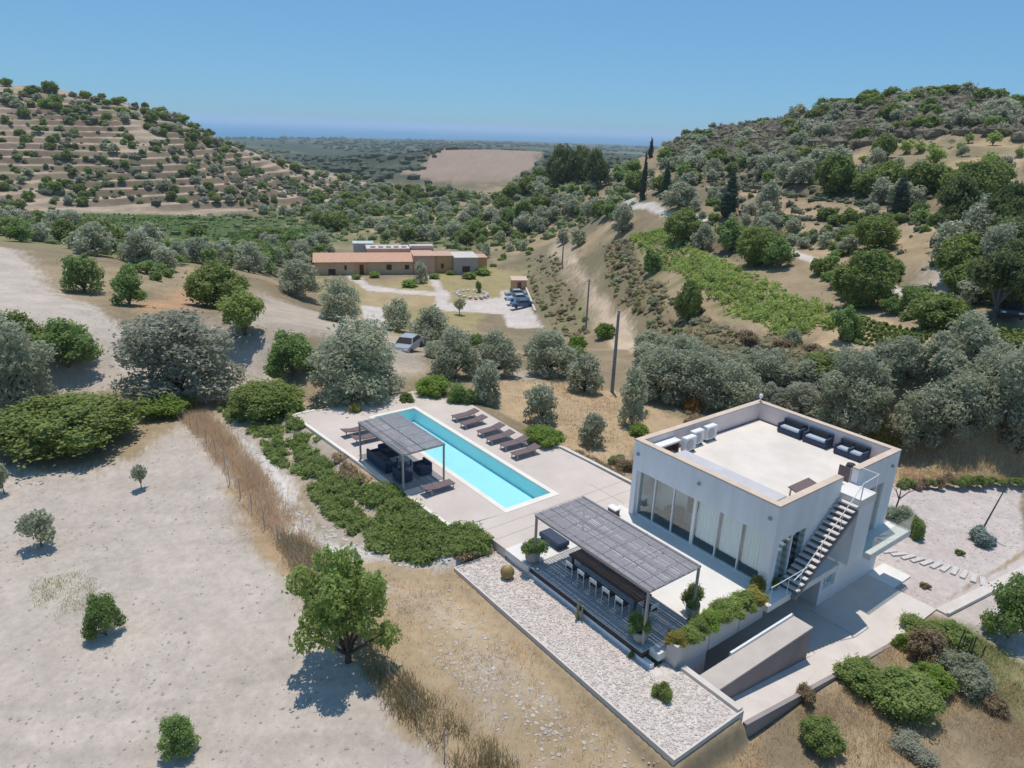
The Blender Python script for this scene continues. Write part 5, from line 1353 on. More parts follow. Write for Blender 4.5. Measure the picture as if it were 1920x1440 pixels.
def scrub_mass(name, polys, n, size, m, seed, dr, thr=-.05):
    rng = np.random.default_rng(seed); X, Y = [], []
    for px in polys:
        poly = gpoly_far(px, dr[0]); x, y = in_poly(rng, poly, n, True); X.append(x); Y.append(y)
    X = np.concatenate(X); Y = np.concatenate(Y); _, d = polar(X, Y)
    k = (fbm(X / 16, Y / 16, seed + 3, 3) + .5 * fbm(X / 60, Y / 60, 17, 3) > rng.uniform(thr - .15, thr + .2, len(X))) & (d > dr[0]) & (d < dr[1]); X, Y = X[k], Y[k]; Z = terrain(X, Y)
    Vs, Fs, o = [], [], 0
    for x, y, z in zip(X, Y, Z):
        s = size[0] + (size[1] - size[0]) * rng.random() ** 2; h_ = s * rng.uniform(.55, .95)
        v = iv * (s * rng.uniform(.8, 1.4), s * rng.uniform(.8, 1.4), h_) * (1 + rng.uniform(-.3, .3, (12, 1))) + (x, y, z + h_ * .3); Vs.append(v); Fs.append(jf + o); o += 12
        q = 12; dv = rng.normal(size=(q, 3)); dv[:, 2] = np.abs(dv[:, 2]); dv /= np.linalg.norm(dv, axis=1)[:, None]
        c = dv * (s, s, h_) * rng.uniform(.9, 1.25, (q, 1)) + (x, y, z + h_ * .3); e1 = rng.normal(size=(q, 3)) * s * .30; e2 = rng.normal(size=(q, 3)) * s * .30
        Vs.append(np.stack([c, c + e1, c + e2], 1).reshape(-1, 3)); Fs.append(np.arange(3 * q).reshape(q, 3) + o); o += 3 * q
    tag(link(name, mesh_np(name, np.concatenate(Vs), np.concatenate(Fs), m)), kind="stuff")
def gpoly_far(px, dmin): return [tuple(ground(*p, dmin)[:2]) for p in px]
LHILL = [(0,166),(120,172),(250,195),(340,222),(460,282),(560,318),(660,342),(740,362),(700,388),(620,394),(300,386),(0,388)]
RHILL = [(1245,275),(1400,235),(1500,222),(1620,200),(1780,182),(1900,200),(1915,262),(1700,262),(1520,292),(1330,310)]
RMID = [(1215,300),(1500,300),(1600,340),(1880,345),(1900,400),(1860,590),(1760,570),(1560,500),(1330,430),(1220,380)]
VALL = [(0,402),(420,400),(700,385),(840,360),(960,345),(1180,330),(1190,395),(1050,440),(930,470),(640,452),(560,495),(300,500),(60,462)]
scrub_mass("hillside_scrub", [LHILL], 1500, (.5, 2.2), leaf_mat("scrub_leaf", (.12, .135, .078), (.066, .074, .044), .15), 61, (270, 620), .0)
scrub_mass("crest_scrub", [[(0,158),(120,165),(250,190),(400,246),(560,312),(700,352),(640,350),(450,300),(300,246),(150,216),(0,205)]], 1500, (.8, 2.6), MATS["scrub_leaf"], 68, (270, 620), -.12)
scrub_mass("hill_scrub", [RHILL], 2600, (.5, 2.0), leaf_mat("brown_scrub_leaf", (.19, .165, .115), (.115, .095, .065), .15), 62, (150, 420), -.2)
scrub_mass("terrace_scrub", [RMID], 1000, (.3, 1.1), MATS["scrub_leaf"], 63, (70, 260))
scrub_mass("valley_scrub", [VALL], 2300, (.5, 1.8), leaf_mat("valley_leaf", (.19, .23, .095), (.09, .115, .05), .2), 64, (120, 480), -.12)
scrub_mass("bank_scrub", [[(1130,452),(1178,450),(1256,550),(1420,642),(1275,652),(1215,605),(1142,540)]], 850, (.12, .7), leaf_mat("bank_leaf", (.26, .225, .125), (.16, .135, .075), .25), 65, (60, 170), -.12)
scrub_mass("strip_scrub", [[(1235,652),(1480,645),(1690,674),(1620,695),(1420,700),(1240,690)]], 700, (.15, .8), MATS["bank_leaf"], 66, (50, 110), -.15)
scrub_mass("verge_scrub", [[(985,485),(1046,474),(1066,540),(1120,636),(1040,622),(1000,560)]], 260, (.12, .6), MATS["bank_leaf"], 67, (60, 200), -.1)
# ---- vineyards ------------------------------------------------------------------------------------------------------
def vine_row(a, b, step, sz, label, group, name="vine_row", m=None, jitter=.28):
    L = math.dist(a, b); n = max(2, int(L / step)); rng = np.random.default_rng(int(abs(a[0] * 13 + a[1] * 7)) + 3)
    xs = a[0] + (b[0] - a[0]) * (np.arange(n) + .5) / n + rng.normal(size=n) * jitter; ys = a[1] + (b[1] - a[1]) * (np.arange(n) + .5) / n + rng.normal(size=n) * jitter
    zs = terrain(xs, ys); lobes = []
    for x, y, z in zip(xs, ys, zs):
        if rng.random() < .12: continue
        s = sz * rng.uniform(.5, 1.5)
        lobes.append((x - a[0], y - a[1], z + s * .75 - zs[0], s, s, s * .85))
    if not lobes: return
    Vv, Fv, cv, cf = leaves(rng, lobes, len(lobes) * 26, sz * .42, core=.45)
    ok = np.ones(len(Vv), bool)
    me = mesh_np(name, np.concatenate([Vv, cv]), [list(f) for f in Fv] + [list(f) for f in cf], m or L_VINE)
    o = link(name, me); o.location = (a[0], a[1], zs[0]); tag(o, label, "vines", group)
c00, c10, c11, c01 = [np.array(ground(*q)[:2]) for q in ((1176, 449), (1250, 432), (1602, 602), (1474, 640))]
NVR = 11
ORD = "first second third fourth fifth sixth seventh eighth ninth tenth eleventh twelfth thirteenth fourteenth fifteenth sixteenth seventeenth eighteenth nineteenth".split()
for i in range(NVR):
    t = (i + .5) / NVR
    A = c00 * (1 - t) + c10 * t; B = c01 * (1 - t) + c11 * t
    vine_row(A + (B - A) * .01 * random.random(), B, .85, .46, "row of bright green vines, %s from the upper edge of the sloping vineyard" % ORD[i], "vine rows of the sloping vineyard")
y00, y10, y11, y01 = [np.array(ground(*q)[:2]) for q in ((1600, 592), (1570, 640), (1700, 668), (1770, 630))]
for i in range(6):
    for j in range(13):
        t, u = (i + .5) / 6, (j + .5) / 13
        q = (y00 * (1 - t) + y10 * t) * (1 - u) + (y01 * (1 - t) + y11 * t) * u
        z = float(terrain(np.array([q[0]]), np.array([q[1]]))[0])
        put('shrub', (q[0], q[1], z), random.uniform(.45, .8), random.uniform(.5, .8), "small young vine in the sparse rows beyond the olive row", "young vines", lod='s', lm=L_COVER, name="young_vine", cat="vine")
for nm, quad, n in (("far_vine_row", ((62,398),(420,403),(405,450),(160,432)), 13), ("far_vine_row", ((398,447),(600,418),(590,444),(440,472)), 9)):
    q0, q1, q2, q3 = [np.array(ground(*q)[:2]) for q in quad]
    for i in range(n):
        t = (i + .5) / n
        vine_row(q0 * (1 - t) + q3 * t, q1 * (1 - t) + q2 * t, 1.5, .62, "row of dark green vines, %s from the far edge, foot of the left hill" % ORD[i] if quad[0][0] < 100 else "row of green vines, %s from the far edge of the smaller flat vineyard" % ORD[i],
                 "vine rows at the foot of the left hill" if quad[0][0] < 100 else "vine rows left of the villa", m=leaf_mat("far_vine_leaf", (.13, .22, .055), (.06, .11, .028), .35))
# ---- low plants, grass and stones near the drone ---------------------------------------------------------------------
def blades(rng, X, Y, Z, h, nb, spread, wd):
    n = len(X); k = np.repeat(np.arange(n), nb); m = len(k)
    bx = X[k] + rng.normal(size=m) * spread; by_ = Y[k] + rng.normal(size=m) * spread; hh = h[k] * rng.uniform(.5, 1.2, m)
    a = rng.uniform(0, 6.28, m); ln = rng.uniform(.1, .6, m) * hh; wv = wd * rng.uniform(.6, 1.4, m)
    ca, sa = np.cos(a), np.sin(a); p = rng.uniform(0, 6.28, m); cp_, sp_ = np.cos(p), np.sin(p)
    b = np.stack([bx, by_, Z[k] - .02], 1)
    V = np.stack([b - np.stack([cp_ * wv, sp_ * wv, 0 * wv], 1), b + np.stack([cp_ * wv, sp_ * wv, 0 * wv], 1), b + np.stack([ca * ln, sa * ln, hh], 1)], 1).reshape(-1, 3)
    return V, np.arange(3 * m).reshape(m, 3)
def site_clear(X, Y):
    return ~(((X > -31) & (X < .8) & (Y > np.where(X > -12.3, -7.62, -9.80 + (X + 31) * .0588)) & (Y < 2.7)) | ((X > -10.1) & (X < 3.9) & (Y > -10.1) & (Y < 10)))
def grass(name, px, n, h, m, nb=7, spread=.10, wd=.012, clump=None, seed=1):
    rng = np.random.default_rng(seed); X, Y = in_poly(rng, px, n)
    if clump is not None:
        k = fbm(X / clump, Y / clump, seed + 60, 3) > rng.uniform(-.25, .2, len(X)); X, Y = X[k], Y[k]
    k = site_clear(X, Y); X, Y = X[k], Y[k]
    V, F = blades(rng, X, Y, terrain(X, Y), rng.uniform(h[0], h[1], len(X)), nb, spread, wd)
    tag(link(name, mesh_np(name, V, F, m)), kind="stuff")
FSTRIP = [(340,782),(392,776),(470,862),(560,985),(610,1050),(600,1075),(560,1075),(520,1015),(430,895)]
grass("fence_grass", FSTRIP, 5200, (.25, .75), leaf_mat("golden_blade", (.70, .55, .385), (.56, .42, .28), .42), 8, .22, .013, 1.6, 2)
grass("fence_weeds", [(520,1000),(600,1040),(700,1200),(780,1290),(960,1440),(1100,1640),(1000,1640),(840,1440),(720,1310),(640,1190),(560,1080)], 3600, (.2, .7), leaf_mat("weed_blade", (.30, .25, .14), (.15, .13, .07), .2), 7, .18, .013, 1.5, 3)
grass("track_grass", [(640,1080),(860,1080),(1290,1430),(1500,1480),(1500,1750),(1000,1560),(720,1230)], 6000, (.05, .20), L_GRASS, 6, .09, .010, 1.8, 4)
grass("slope_grass", [(1290,1430),(1400,1345),(1560,1300),(1660,1220),(1750,1150),(1912,1246),(2050,1440),(1980,1640),(1300,1640)], 10000, (.10, .38), L_GRASS, 6, .12, .011, 2.2, 5)
grass("garden_grass", [(1690,1175),(1780,1160),(1930,1258),(1930,1335),(1800,1290)], 2600, (.08, .22), L_COVER, 6, .10, .012, 2, 6)
grass("meadow_grass", [(1690,835),(1920,835),(1920,902),(1690,906)], 3200, (.15, .4), L_GRASS, 6, .2, .018, 3, 7)
grass("orchard_grass", [(930,712),(1060,714),(1150,737),(1260,782),(1190,850),(1175,900),(1070,850),(980,795)], 3600, (.08, .25), L_GRASS, 6, .16, .016, 2.5, 8)
grass("field_weeds", [(60,1085),(170,1070),(190,1120),(130,1170),(60,1150)], 900, (.05, .14), L_COVER, 6, .10, .012, .9, 9)
# green ground cover on the slope beside the pool
def cover(name, polys, n, m, leaf, seed, hh=(.12, .42)):
    rng = np.random.default_rng(seed); Ls = []
    for px, k in polys:
        X, Y = in_poly(rng, px, k); ok = (fbm(X / 1.3, Y / 1.3, seed + 11, 3) > -.16) & site_clear(X, Y); X, Y = X[ok], Y[ok]; Z = terrain(X, Y)
        for x, y, z in zip(X, Y, Z):
            s = rng.uniform(.18, .48); h_ = rng.uniform(*hh); Ls.append((x, y, z + h_ * .35, s, s * rng.uniform(.8, 1.2), h_))
    V, F, cv, cf = leaves(rng, Ls, n, leaf, core=.75, keep=.5) if len(Ls) < 1 else big_leaves(rng, np.array(Ls), n, leaf)
    tag(link(name, mesh_np(name, np.concatenate([V, cv]), [list(f) for f in F] + [list(f) for f in cf], m)), kind="stuff")
def big_leaves(rng, L, n, leaf):
    k = rng.integers(0, len(L), n); d = rng.normal(size=(n, 3)); d[:, 2] = np.abs(d[:, 2]); d /= np.linalg.norm(d, axis=1)[:, None]
    P = L[k, :3] + d * L[k, 3:] * rng.uniform(.7, 1.1, n)[:, None]
    nr = d * .6 + rng.normal(size=(n, 3)) * .7 + (0, 0, .3); nr /= np.linalg.norm(nr, axis=1)[:, None]
    t = np.cross(nr, rng.normal(size=(n, 3))); t /= np.linalg.norm(t, axis=1)[:, None]; b = np.cross(nr, t); s = leaf * rng.uniform(.5, 1.4, n)[:, None]
    V = np.stack([P - t * s * .9, P - b * s * .5, P + t * s * .9, P + b * s * .5], 1).reshape(-1, 3)
    cv, cf, o = [], [], len(V)
    for j in range(len(L)):
        cv.append(iv * L[j, 3:] * .72 * (1 + rng.uniform(-.15, .15, (12, 1))) + L[j, :3]); cf.append(jf + o); o += 12
    return V, np.arange(4 * n).reshape(n, 4), np.concatenate(cv), np.concatenate(cf)
cover("ground_cover", [
    ([(408,765),(470,740),(560,745),(575,800),(500,830),(430,800)], 210), ([(490,832),(560,828),(600,850),(640,905),(690,985),(660,1005),(610,960),(560,890),(500,860)], 330),
    ([(560,790),(600,825),(560,840),(540,800)], 60), ([(640,905),(700,912),(760,920),(800,960),(840,990),(800,1030),(740,1040),(690,1000),(720,960),(660,930)], 380),
    ([(690,1000),(760,990),(830,1000),(900,985),(925,1012),(940,1034),(860,1042),(760,1052),(700,1035)], 420)], 46000, L_COVER, .085, 21)
cover("dry_cover", [([(630,850),(665,880),(690,905),(660,910),(630,885)], 46), ([(860,1040),(940,1030),(950,1045),(880,1060)], 40), ([(1070,855),(1150,890),(1175,900),(1140,880),(1085,850)], 46), ([(1280,770),(1330,770),(1300,800)], 20)], 4200, L_DRY, .08, 22, (.08, .25))
# stones on the track, clods in the field
def stone_mass(name, px, n, size, m, seed, clump=None, flat=.5):
    rng = np.random.default_rng(seed); X, Y = in_poly(rng, px, n)
    if clump is not None:
        k = fbm(X / clump, Y / clump, seed, 3) > rng.uniform(-.2, .2, n); X, Y = X[k], Y[k]
    k = site_clear(X, Y); X, Y = X[k], Y[k]; Z = terrain(X, Y); Vs = []; Fs = []; o = 0
    for x, y, z in zip(X, Y, Z):
        s = size[0] + (size[1] - size[0]) * rng.random() ** 3
        Vs.append(iv * (s * rng.uniform(.7, 1.4), s * rng.uniform(.7, 1.4), s * flat) * (1 + rng.uniform(-.2, .2, (12, 1))) + (x, y, z)); Fs.append(jf + o); o += 12
    tag(link(name, mesh_np(name, np.concatenate(Vs), np.concatenate(Fs), m)), kind="stuff")
M_CLOD = leaf_like_stone("clod", (.44, .39, .35), (.30, .26, .23))
stone_mass("field_clods", [(0,868),(240,872),(300,800),(352,800),(430,890),(520,1015),(560,1080),(640,1190),(720,1300),(850,1440),(1000,1700),(0,1700)], 3600, (.02, .075), M_CLOD, 31, 4)
stone_mass("track_stones", [(700,1090),(860,1100),(1080,1350),(1280,1440),(1300,1640),(1000,1500),(790,1200)], 2200, (.02, .09), leaf_like_stone("track_stone", (.56, .51, .45), (.36, .32, .28)), 32, 2)
stone_mass("slope_stones", [(415,775),(470,825),(560,955),(700,1035),(850,1040),(845,1070),(700,1055),(600,1045),(450,870)], 900, (.03, .13), leaf_like_stone("slope_stone", (.60, .56, .52), (.40, .37, .34)), 33, None)
stone_mass("garden_pebbles", [(1660,908),(1920,908),(1920,1020),(1745,1135),(1640,1090)], 2600, (.02, .07), leaf_like_stone("garden_pebble", (.56, .49, .46), (.36, .31, .29)), 34, 3)
# ---- fence along the dry grass -------------------------------------------------------------------------------------
fx = np.linspace(-36.5, -1.5, 19); fz = terrain(fx, np.full(19, -15.75) + .35 * (fx < -26) + 0 * fx)
fnc = thing("wire_fence", "thin wire fence with slim dark posts along the dry grass beside the bare field", "fence", (-19, -15.7, -1))
FP = [(x, -15.75 + .35 * (x < -26), z) for x, z in zip(fx, fz)]
for x, y, z in FP:
    mb = MB(); mb.tube([(x, y, z - .1), (x + random.uniform(-.03, .03), y, z + 1.25)], .022, 5); part(mb, "post", M_METAL, fnc)
for hgt in (.35, .75, 1.15):
    mb = MB(); mb.tube([(x, y, z + hgt) for x, y, z in FP], .005, 3); part(mb, "wire", M_METAL, fnc)
# ---- electricity poles ---------------------------------------------------------------------------------------------
def pole(px, pb, pt_, label, r0):
    p = ground(px, pb); d = ray(px, pb); k = float((np.array(p) - CP) @ FW)
    dep = math.atan2(CP[2] - p[2], math.hypot(p[0] - CP[0], p[1] - CP[1])); h = (pb - pt_) * k / FPX / math.cos(dep)
    t = thing("electricity_pole", label, "pole", p, random.uniform(0, 6), "electricity poles along the track")
    mb = MB(); mb.tube([(0, 0, -.3), (0, 0, h * .5), (0, 0, h)], [r0, r0 * .85, r0 * .65], 10); mb.build("shaft", mat("pole_grey", (.25, .25, .25), (.19, .19, .19), 2, .8), t)
    mb = MB(); mb.box(-.30, .30, -.04, .04, h - .35, h - .25); mb.build("crossbar", M_METAL, t)
    mb = MB()
    for x in (-.25, 0, .25): mb = MB(); mb.tube([(x, 0, h - .25), (x, 0, h - .08)], .03, 6); mb.build("insulator", M_WMET, t)
pole(1147.5, 735, 588, "nearest grey electricity pole, standing on the dry grass beyond the pool", .16)
pole(1098, 625, 526, "grey electricity pole on the grassy bank between the nearest and farthest poles", .15)
pole(1054, 500, 438, "farthest grey electricity pole, at the top of the dirt track", .15)
# ---- pots, cactus, agave stalk, bare tree ----------------------------------------------------------------------------
def pot_plant(loc, r, h, label, kind, lm, w_, ph):
    t = thing("plant_pot", label, "plant pot", loc)
    mb = MB(); mb.lathe([(r * .80, 0), (r * .97, h * .35), (r, h * .8), (r * .96, h), (r * .84, h), (r * .82, h - .06)], (0, 0, 0), 18); mb.build("pot", M_POT, t, True)
    mb = MB(); mb.lathe([(r * .82, h - .08), (.02, h - .05)], (0, 0, 0), 14); mb.build("soil", M_SOILD, t)
    cm, _ = plant_mesh(kind, 'h', random.randrange(3), lm); o = link("plant", cm, t); o.location = (0, 0, h - .12); o.scale = (w_, w_, ph)
pot_plant((-7.72, -7.05, .03), .36, .62, "grey pot with a leafy plant at the left corner of the board deck", 'shrub', L_FIG, 1.35, .85)
pot_plant((-.95, -7.0, .03), .30, .50, "grey pot with a bushy plant at the near right corner of the board deck", 'shrub', L_FIG, 1.25, 1.15)
pot_plant((-.85, -3.95, .03), .30, .55, "grey pot with an upright dark plant on the white terrace by the planter", 'shrub', L_CAROB, 1.05, 1.25)
pot_plant((.12, .55, .03), .14, .30, "small dark plant pot at the foot of the outside stair", 'shrub', L_CAROB, .5, .5)
cc = thing("barrel_cactus", "yellow brown ribbed barrel cactus standing on the white gravel bed", "cactus", at_z(951, 1083, -.5))
mb = MB(); nrib = 14; V = []; F_ = []
for i in range(9):
    ph = i / 8 * math.pi * .94 + .05
    for k in range(nrib * 2):
        a = math.pi * k / nrib; r_ = .30 * math.sin(ph) ** .8 * (1 + .09 * (k % 2)); V.append((r_ * math.cos(a), r_ * math.sin(a), .30 - .32 * math.cos(ph)))
for i in range(8):
    for k in range(nrib * 2): F_.append((i * 28 + k, i * 28 + (k + 1) % 28, (i + 1) * 28 + (k + 1) % 28, (i + 1) * 28 + k))
mb.add(V, F_ + [list(range(28))[::-1], list(range(224, 252))]); mb.build("body", mat("cactus_skin", (.30, .22, .085), (.19, .15, .06), 9, .8), cc)
cap = MB(); cap.lathe([(.13, 0), (.10, .03), (.02, .05)], (0, 0, .585), 10); cap.build("woolly_top", mat("cactus_top", (.40, .31, .16), None, 20, .9), cc)
cp2 = thing("columnar_cactus", "small pale green branched cactus on the gravel at the edge of the board deck", "cactus", at_z(1083, 1160, -.5))
for dx, dy, hh in ((0, 0, .95), (.14, .05, .75), (-.12, .08, .62), (.05, -.13, .5)):
    mb = MB(); mb.tube([(dx * .5, dy * .5, 0), (dx * 1.1, dy * 1.1, hh * .4), (dx * 1.4, dy * 1.4, hh)], [.04, .055, .03], 7); mb.build("stem", mat("cactus_green", (.30, .29, .17), (.2, .2, .12), 8, .8), cp2)
for cx_p, cy_p, lb in ((1184, 1232, "tiny dark plant on the gravel below the near end of the planter"), (1215, 1236, "tiny dark succulent beside the near end of the planter wall")):
    put('shrub', at_z(cx_p, cy_p, -.5), .35, .3, lb, lod='m', lm=L_CAROB)
ag = thing("agave_stalk", "tall thin leaning agave flower stalk rising from the blue green rosette in the garden", "flower stalk", at_z(1838, 1000, -2.8))
s0 = at_z(1838, 1000, -2.8); 
mb = MB(); mb.tube([(0, 0, 0), (.22, .12, 1.4), (.50, .26, 3.1), (.62, .34, 4.0)], [.055, .045, .03, .012], 7); mb.build("stalk", mat("stalk", (.15, .11, .085), (.10, .08, .06), 5, .9), ag)
mb = MB()
for i in range(12):
    z = 2.9 + i * .09; a = i * 2.4; c0 = Vector((.47 + (z - 2.9) * .13, .245 + (z - 2.9) * .08, z))
    mb.tube([c0, c0 + Vector((.10 * math.cos(a), .10 * math.sin(a), .09))], [.022, .008], 5)
mb.build("buds", M_BARK, ag)
bt = thing("bare_tree", "small leafless tree with reddish brown forked branches behind the balcony", "tree", at_z(1676, 965, -2.8))
mb = MB(); mb.tube([(0, 0, 0), (.02, .03, .6), (.06, .06, 1.15)], [.06, .05, .042], 7)
for dx, dy, dz in ((.75, .45, .9), (-.15, .3, 1.0), (-.5, -.2, .8)):
    mb.tube([(.06, .06, 1.1), (.06 + dx * .45, .06 + dy * .45, 1.1 + dz * .6), (.06 + dx, .06 + dy, 1.1 + dz)], [.04, .028, .012], 6)
    mb.tube([(.06 + dx * .45, .06 + dy * .45, 1.1 + dz * .6), (.06 + dx * .5, .3 + dy * .8, 1.2 + dz)], [.022, .008], 5)
mb.build("trunk", mat("red_bark", (.17, .085, .06), (.11, .06, .045), 6, .9), bt)
st2 = tag(link("flower_stalks", MB().tube([(0, 0, 0), (.02, .02, 1.9)], [.015, .03], 5).mesh("flower_stalk", M_BARK)), "thin flower stalk standing among the grey green spiky shrub, lower right", "flower stalk", "flower stalks of the grey green shrub")
st2.name = "flower_stalk"; q0 = ground(1790, 1258); st2.location = q0
for dx, dy in ((.35, .1), (-.3, .25), (.1, .5), (.6, .45)):
    c = st2.copy(); COL.objects.link(c); c.location = (q0[0] + dx, q0[1] + dy, q0[2]); c.scale = (1, 1, random.uniform(.8, 1.15)); c.rotation_euler = (random.uniform(-.08, .08), random.uniform(-.08, .08), 0)
# plants in the long planter
for i, (y, w_, h_, lm, lb) in enumerate((
    (-6.15, .75, .42, L_YELLOW, "dry trailing plant at the near end of the long planter"), (-5.5, .85, .55, L_COVER, "low green plant in the near panel of the long planter"),
    (-4.85, .8, .5, L_COVER, "dark green plant above the first joint of the long planter"), (-4.2, .95, .6, L_BUSH, "bright green plant in the middle panel of the long planter"),
    (-3.45, 1.0, .75, L_ALMOND, "pale yellow green bush, nearest of the pair in the middle of the long planter"), (-2.75, 1.05, .8, L_ALMOND, "pale yellow green bush above the second joint of the long planter"),
    (-2.0, .95, .6, L_COVER, "green plant in the far panel of the long planter"), (-1.35, .9, .65, L_YELLOW, "yellowish feathery plant at the far end of the long planter"))):
    put('shrub', (.22 + (i % 2) * .12, y, .36), w_ * 1.45, h_ * 1.25, lb, lod='h', lm=lm, name="planter_plant", cat="plant")
put('shrub', (-.25, -.25, .05), .9, 1.1, "tall feathery tan plant in front of the right pier of the glass front", lod='m', lm=L_YELLOW, name="feathery_plant", cat="plant")

# ================================================================== the villa down in the valley
VZ = -12.05
M_TAN = mat("tan_render", (.54, .405, .265), (.47, .35, .225), .8, .9)
M_PEACH = mat("peach_render", (.50, .335, .25), (.44, .29, .215), .8, .9)
M_ORAN = mat("orange_render", (.54, .325, .17), (.48, .285, .145), .8, .9)
M_GREYR = mat("grey_render", (.40, .36, .34), (.34, .305, .29), .8, .9)
M_TILE = mat("clay_tile", (.60, .38, .27), (.46, .275, .19), 3, .85)
M_WROOF = mat("pale_roof", (.56, .52, .48), (.46, .42, .39), .5, .85)
M_WIN = mat("dark_window", (.04, .03, .028), (.03, .024, .022), 3, .3)
villa = thing("tiled_villa", "long low ochre villa with clay tiled wing and flat roofed blocks down in the valley", "villa", (*_v0, VZ), math.atan2(_vu[1], _vu[0]))
def vb(name, m, u0, u1, v0, v1, z0, z1, parent=None):
    mb = MB(); mb.box(u0, u1, v0, v1, z0, z1); return mb.build(name, m, parent or villa)
vb("wing_wall", M_TAN, 0, 8.3, 0, 6.5, -.5, 2.75); vb("wing_wall", M_ORAN, 8.31, 11.4, .02, 6.5, -.5, 2.75); vb("wing_wall", M_TAN, 11.41, 21.2, 0, 6.5, -.5, 2.75)
rfm = MB(); n = 44
for i in range(n):                                           # tile courses running up the slope, one barrel row each
    u = -.3 + 21.8 * i / n; wd_ = 21.8 / n
    rfm.add([(u, -.55, 2.72), (u + wd_ * .5, -.55, 2.84), (u + wd_, -.55, 2.72), (u, 3.9, 4.05), (u + wd_ * .5, 3.9, 4.17), (u + wd_, 3.9, 4.05), (u, 6.8, 3.2), (u + wd_ * .5, 6.8, 3.32), (u + wd_, 6.8, 3.2)],
            [(0, 1, 4, 3), (1, 2, 5, 4), (3, 4, 7, 6), (4, 5, 8, 7)])
rfm.add([(-.3, -.5, 2.70), (21.5, -.5, 2.70), (21.5, 3.9, 4.02), (-.3, 3.9, 4.02), (-.3, 6.8, 3.17), (21.5, 6.8, 3.17)], [(0, 1, 2, 3), (3, 2, 5, 4)])
o = rfm.build("tiled_roof", M_TILE, villa); o["kind"] = "stuff"
vb("gable_wall", M_TAN, .0, 21.2, 3.8, 4.0, 2.75, 3.95)
for u, w_, z0, z1, nm in ((2.9, 1.5, -.1, 1.25, "door"), (6.3, .5, 1.0, 2.0, "window"), (9.5, .85, .0, 2.1, "door"), (15.3, 1.1, .95, 2.1, "window"), (19.3, .9, 1.0, 2.0, "window")):
    vb(nm, M_WIN, u, u + w_, -.05, .03, z0, z1)
vb("block_wall", M_PEACH, 21.25, 25.8, -.4, 7, -.5, 3.9); vb("flat_roof", M_PEACH, 21.1, 25.95, -.55, 7.2, 3.902, 4.08)
vb("block_wall", M_ORAN, 25.85, 30.0, .8, 7, -.5, 3.7); vb("flat_roof", M_PEACH, 25.97, 30.1, .6, 7.2, 3.702, 3.88)
vb("window", M_WIN, 27.4, 28.0, .74, .83, 1.0, 2.1)
vb("block_wall", M_GREYR, 30.05, 35.5, -1.2, 6.5, -.5, 3.6); vb("flat_roof", M_WROOF, 30.12, 35.6, -1.35, 6.7, 3.602, 3.78)
vb("window", M_WIN, 31.9, 33.6, -1.27, -1.15, .5, 1.8)
vb("block_wall", M_ORAN, 35.55, 38.2, 2.5, 7.2, -.5, 3.0); vb("flat_roof", M_PEACH, 35.62, 38.35, 2.3, 7.4, 3.002, 3.16)
vb("rear_wall", M_PEACH, 11.5, 21.0, 7.2, 12, -.5, 4.3); vb("flat_roof", M_WROOF, 11.3, 21.1, 7.0, 12.2, 4.302, 4.5)
for i in range(5): vb("roof_hatch", M_GREYR, 12.3 + i * 1.75, 13.4 + i * 1.75, 8.0, 9.0, 4.502, 4.8)
vb("rear_wall", M_WROOF, 8.6, 13.0, 12.3, 16, -.5, 4.6); vb("flat_roof", mat("pale_green_roof", (.48, .54, .52), None, 1, .8), 8.4, 13.2, 12.25, 16.2, 4.602, 4.85)
vb("rear_wall", M_PEACH, 21.4, 26.5, 7.3, 11, -.5, 4.6); vb("flat_roof", M_WROOF, 21.2, 26.7, 7.25, 11.2, 4.602, 4.8)
vb("parapet", M_WROOF, 21.3, 26.6, 7.3, 7.5, 4.802, 5.05)
# shed, cars, garden pieces
def at_v(px, py): p = at_z(px, py, VZ); return Vector((p[0], p[1], VZ))
va = math.atan2(_vu[1], _vu[0])
sh = thing("garden_shed", "small orange rendered shed with pale roof behind the parked cars", "shed", at_v(972, 543), va - .1)
mb = MB(); mb.box(-1.5, 1.5, -1.1, 1.1, -.3, 2.1); mb.build("wall", M_ORAN, sh)
mb = MB(); mb.prism([(-1.7, -1.3), (1.7, -1.3), (1.7, 1.3), (-1.7, 1.3)], [2.102] * 4, [2.2, 2.2, 2.55, 2.55]); mb.build("roof", mat("pale_tile", (.58, .45, .36), None, 3, .85), sh)
mb = MB(); mb.box(-.4, .4, -1.14, -1.06, -.2, 1.75); mb.build("door", M_WOOD, sh)
wl = MB(); 
for a_p, b_p in (((985, 543), (1003, 590)),):
    a_w, b_w = at_v(*a_p), at_v(*b_p); dv = (b_w - a_w).normalized(); nv = Vector((-dv.y, dv.x, 0)) * .15
    wl.prism([tuple((a_w + nv)[:2]), tuple((b_w + nv)[:2]), tuple((b_w - nv)[:2]), tuple((a_w - nv)[:2])], VZ - .5, VZ + .8)
single(wl, "parking_wall", M_KERB, "low pale wall along the right side of the villa parking", "wall")
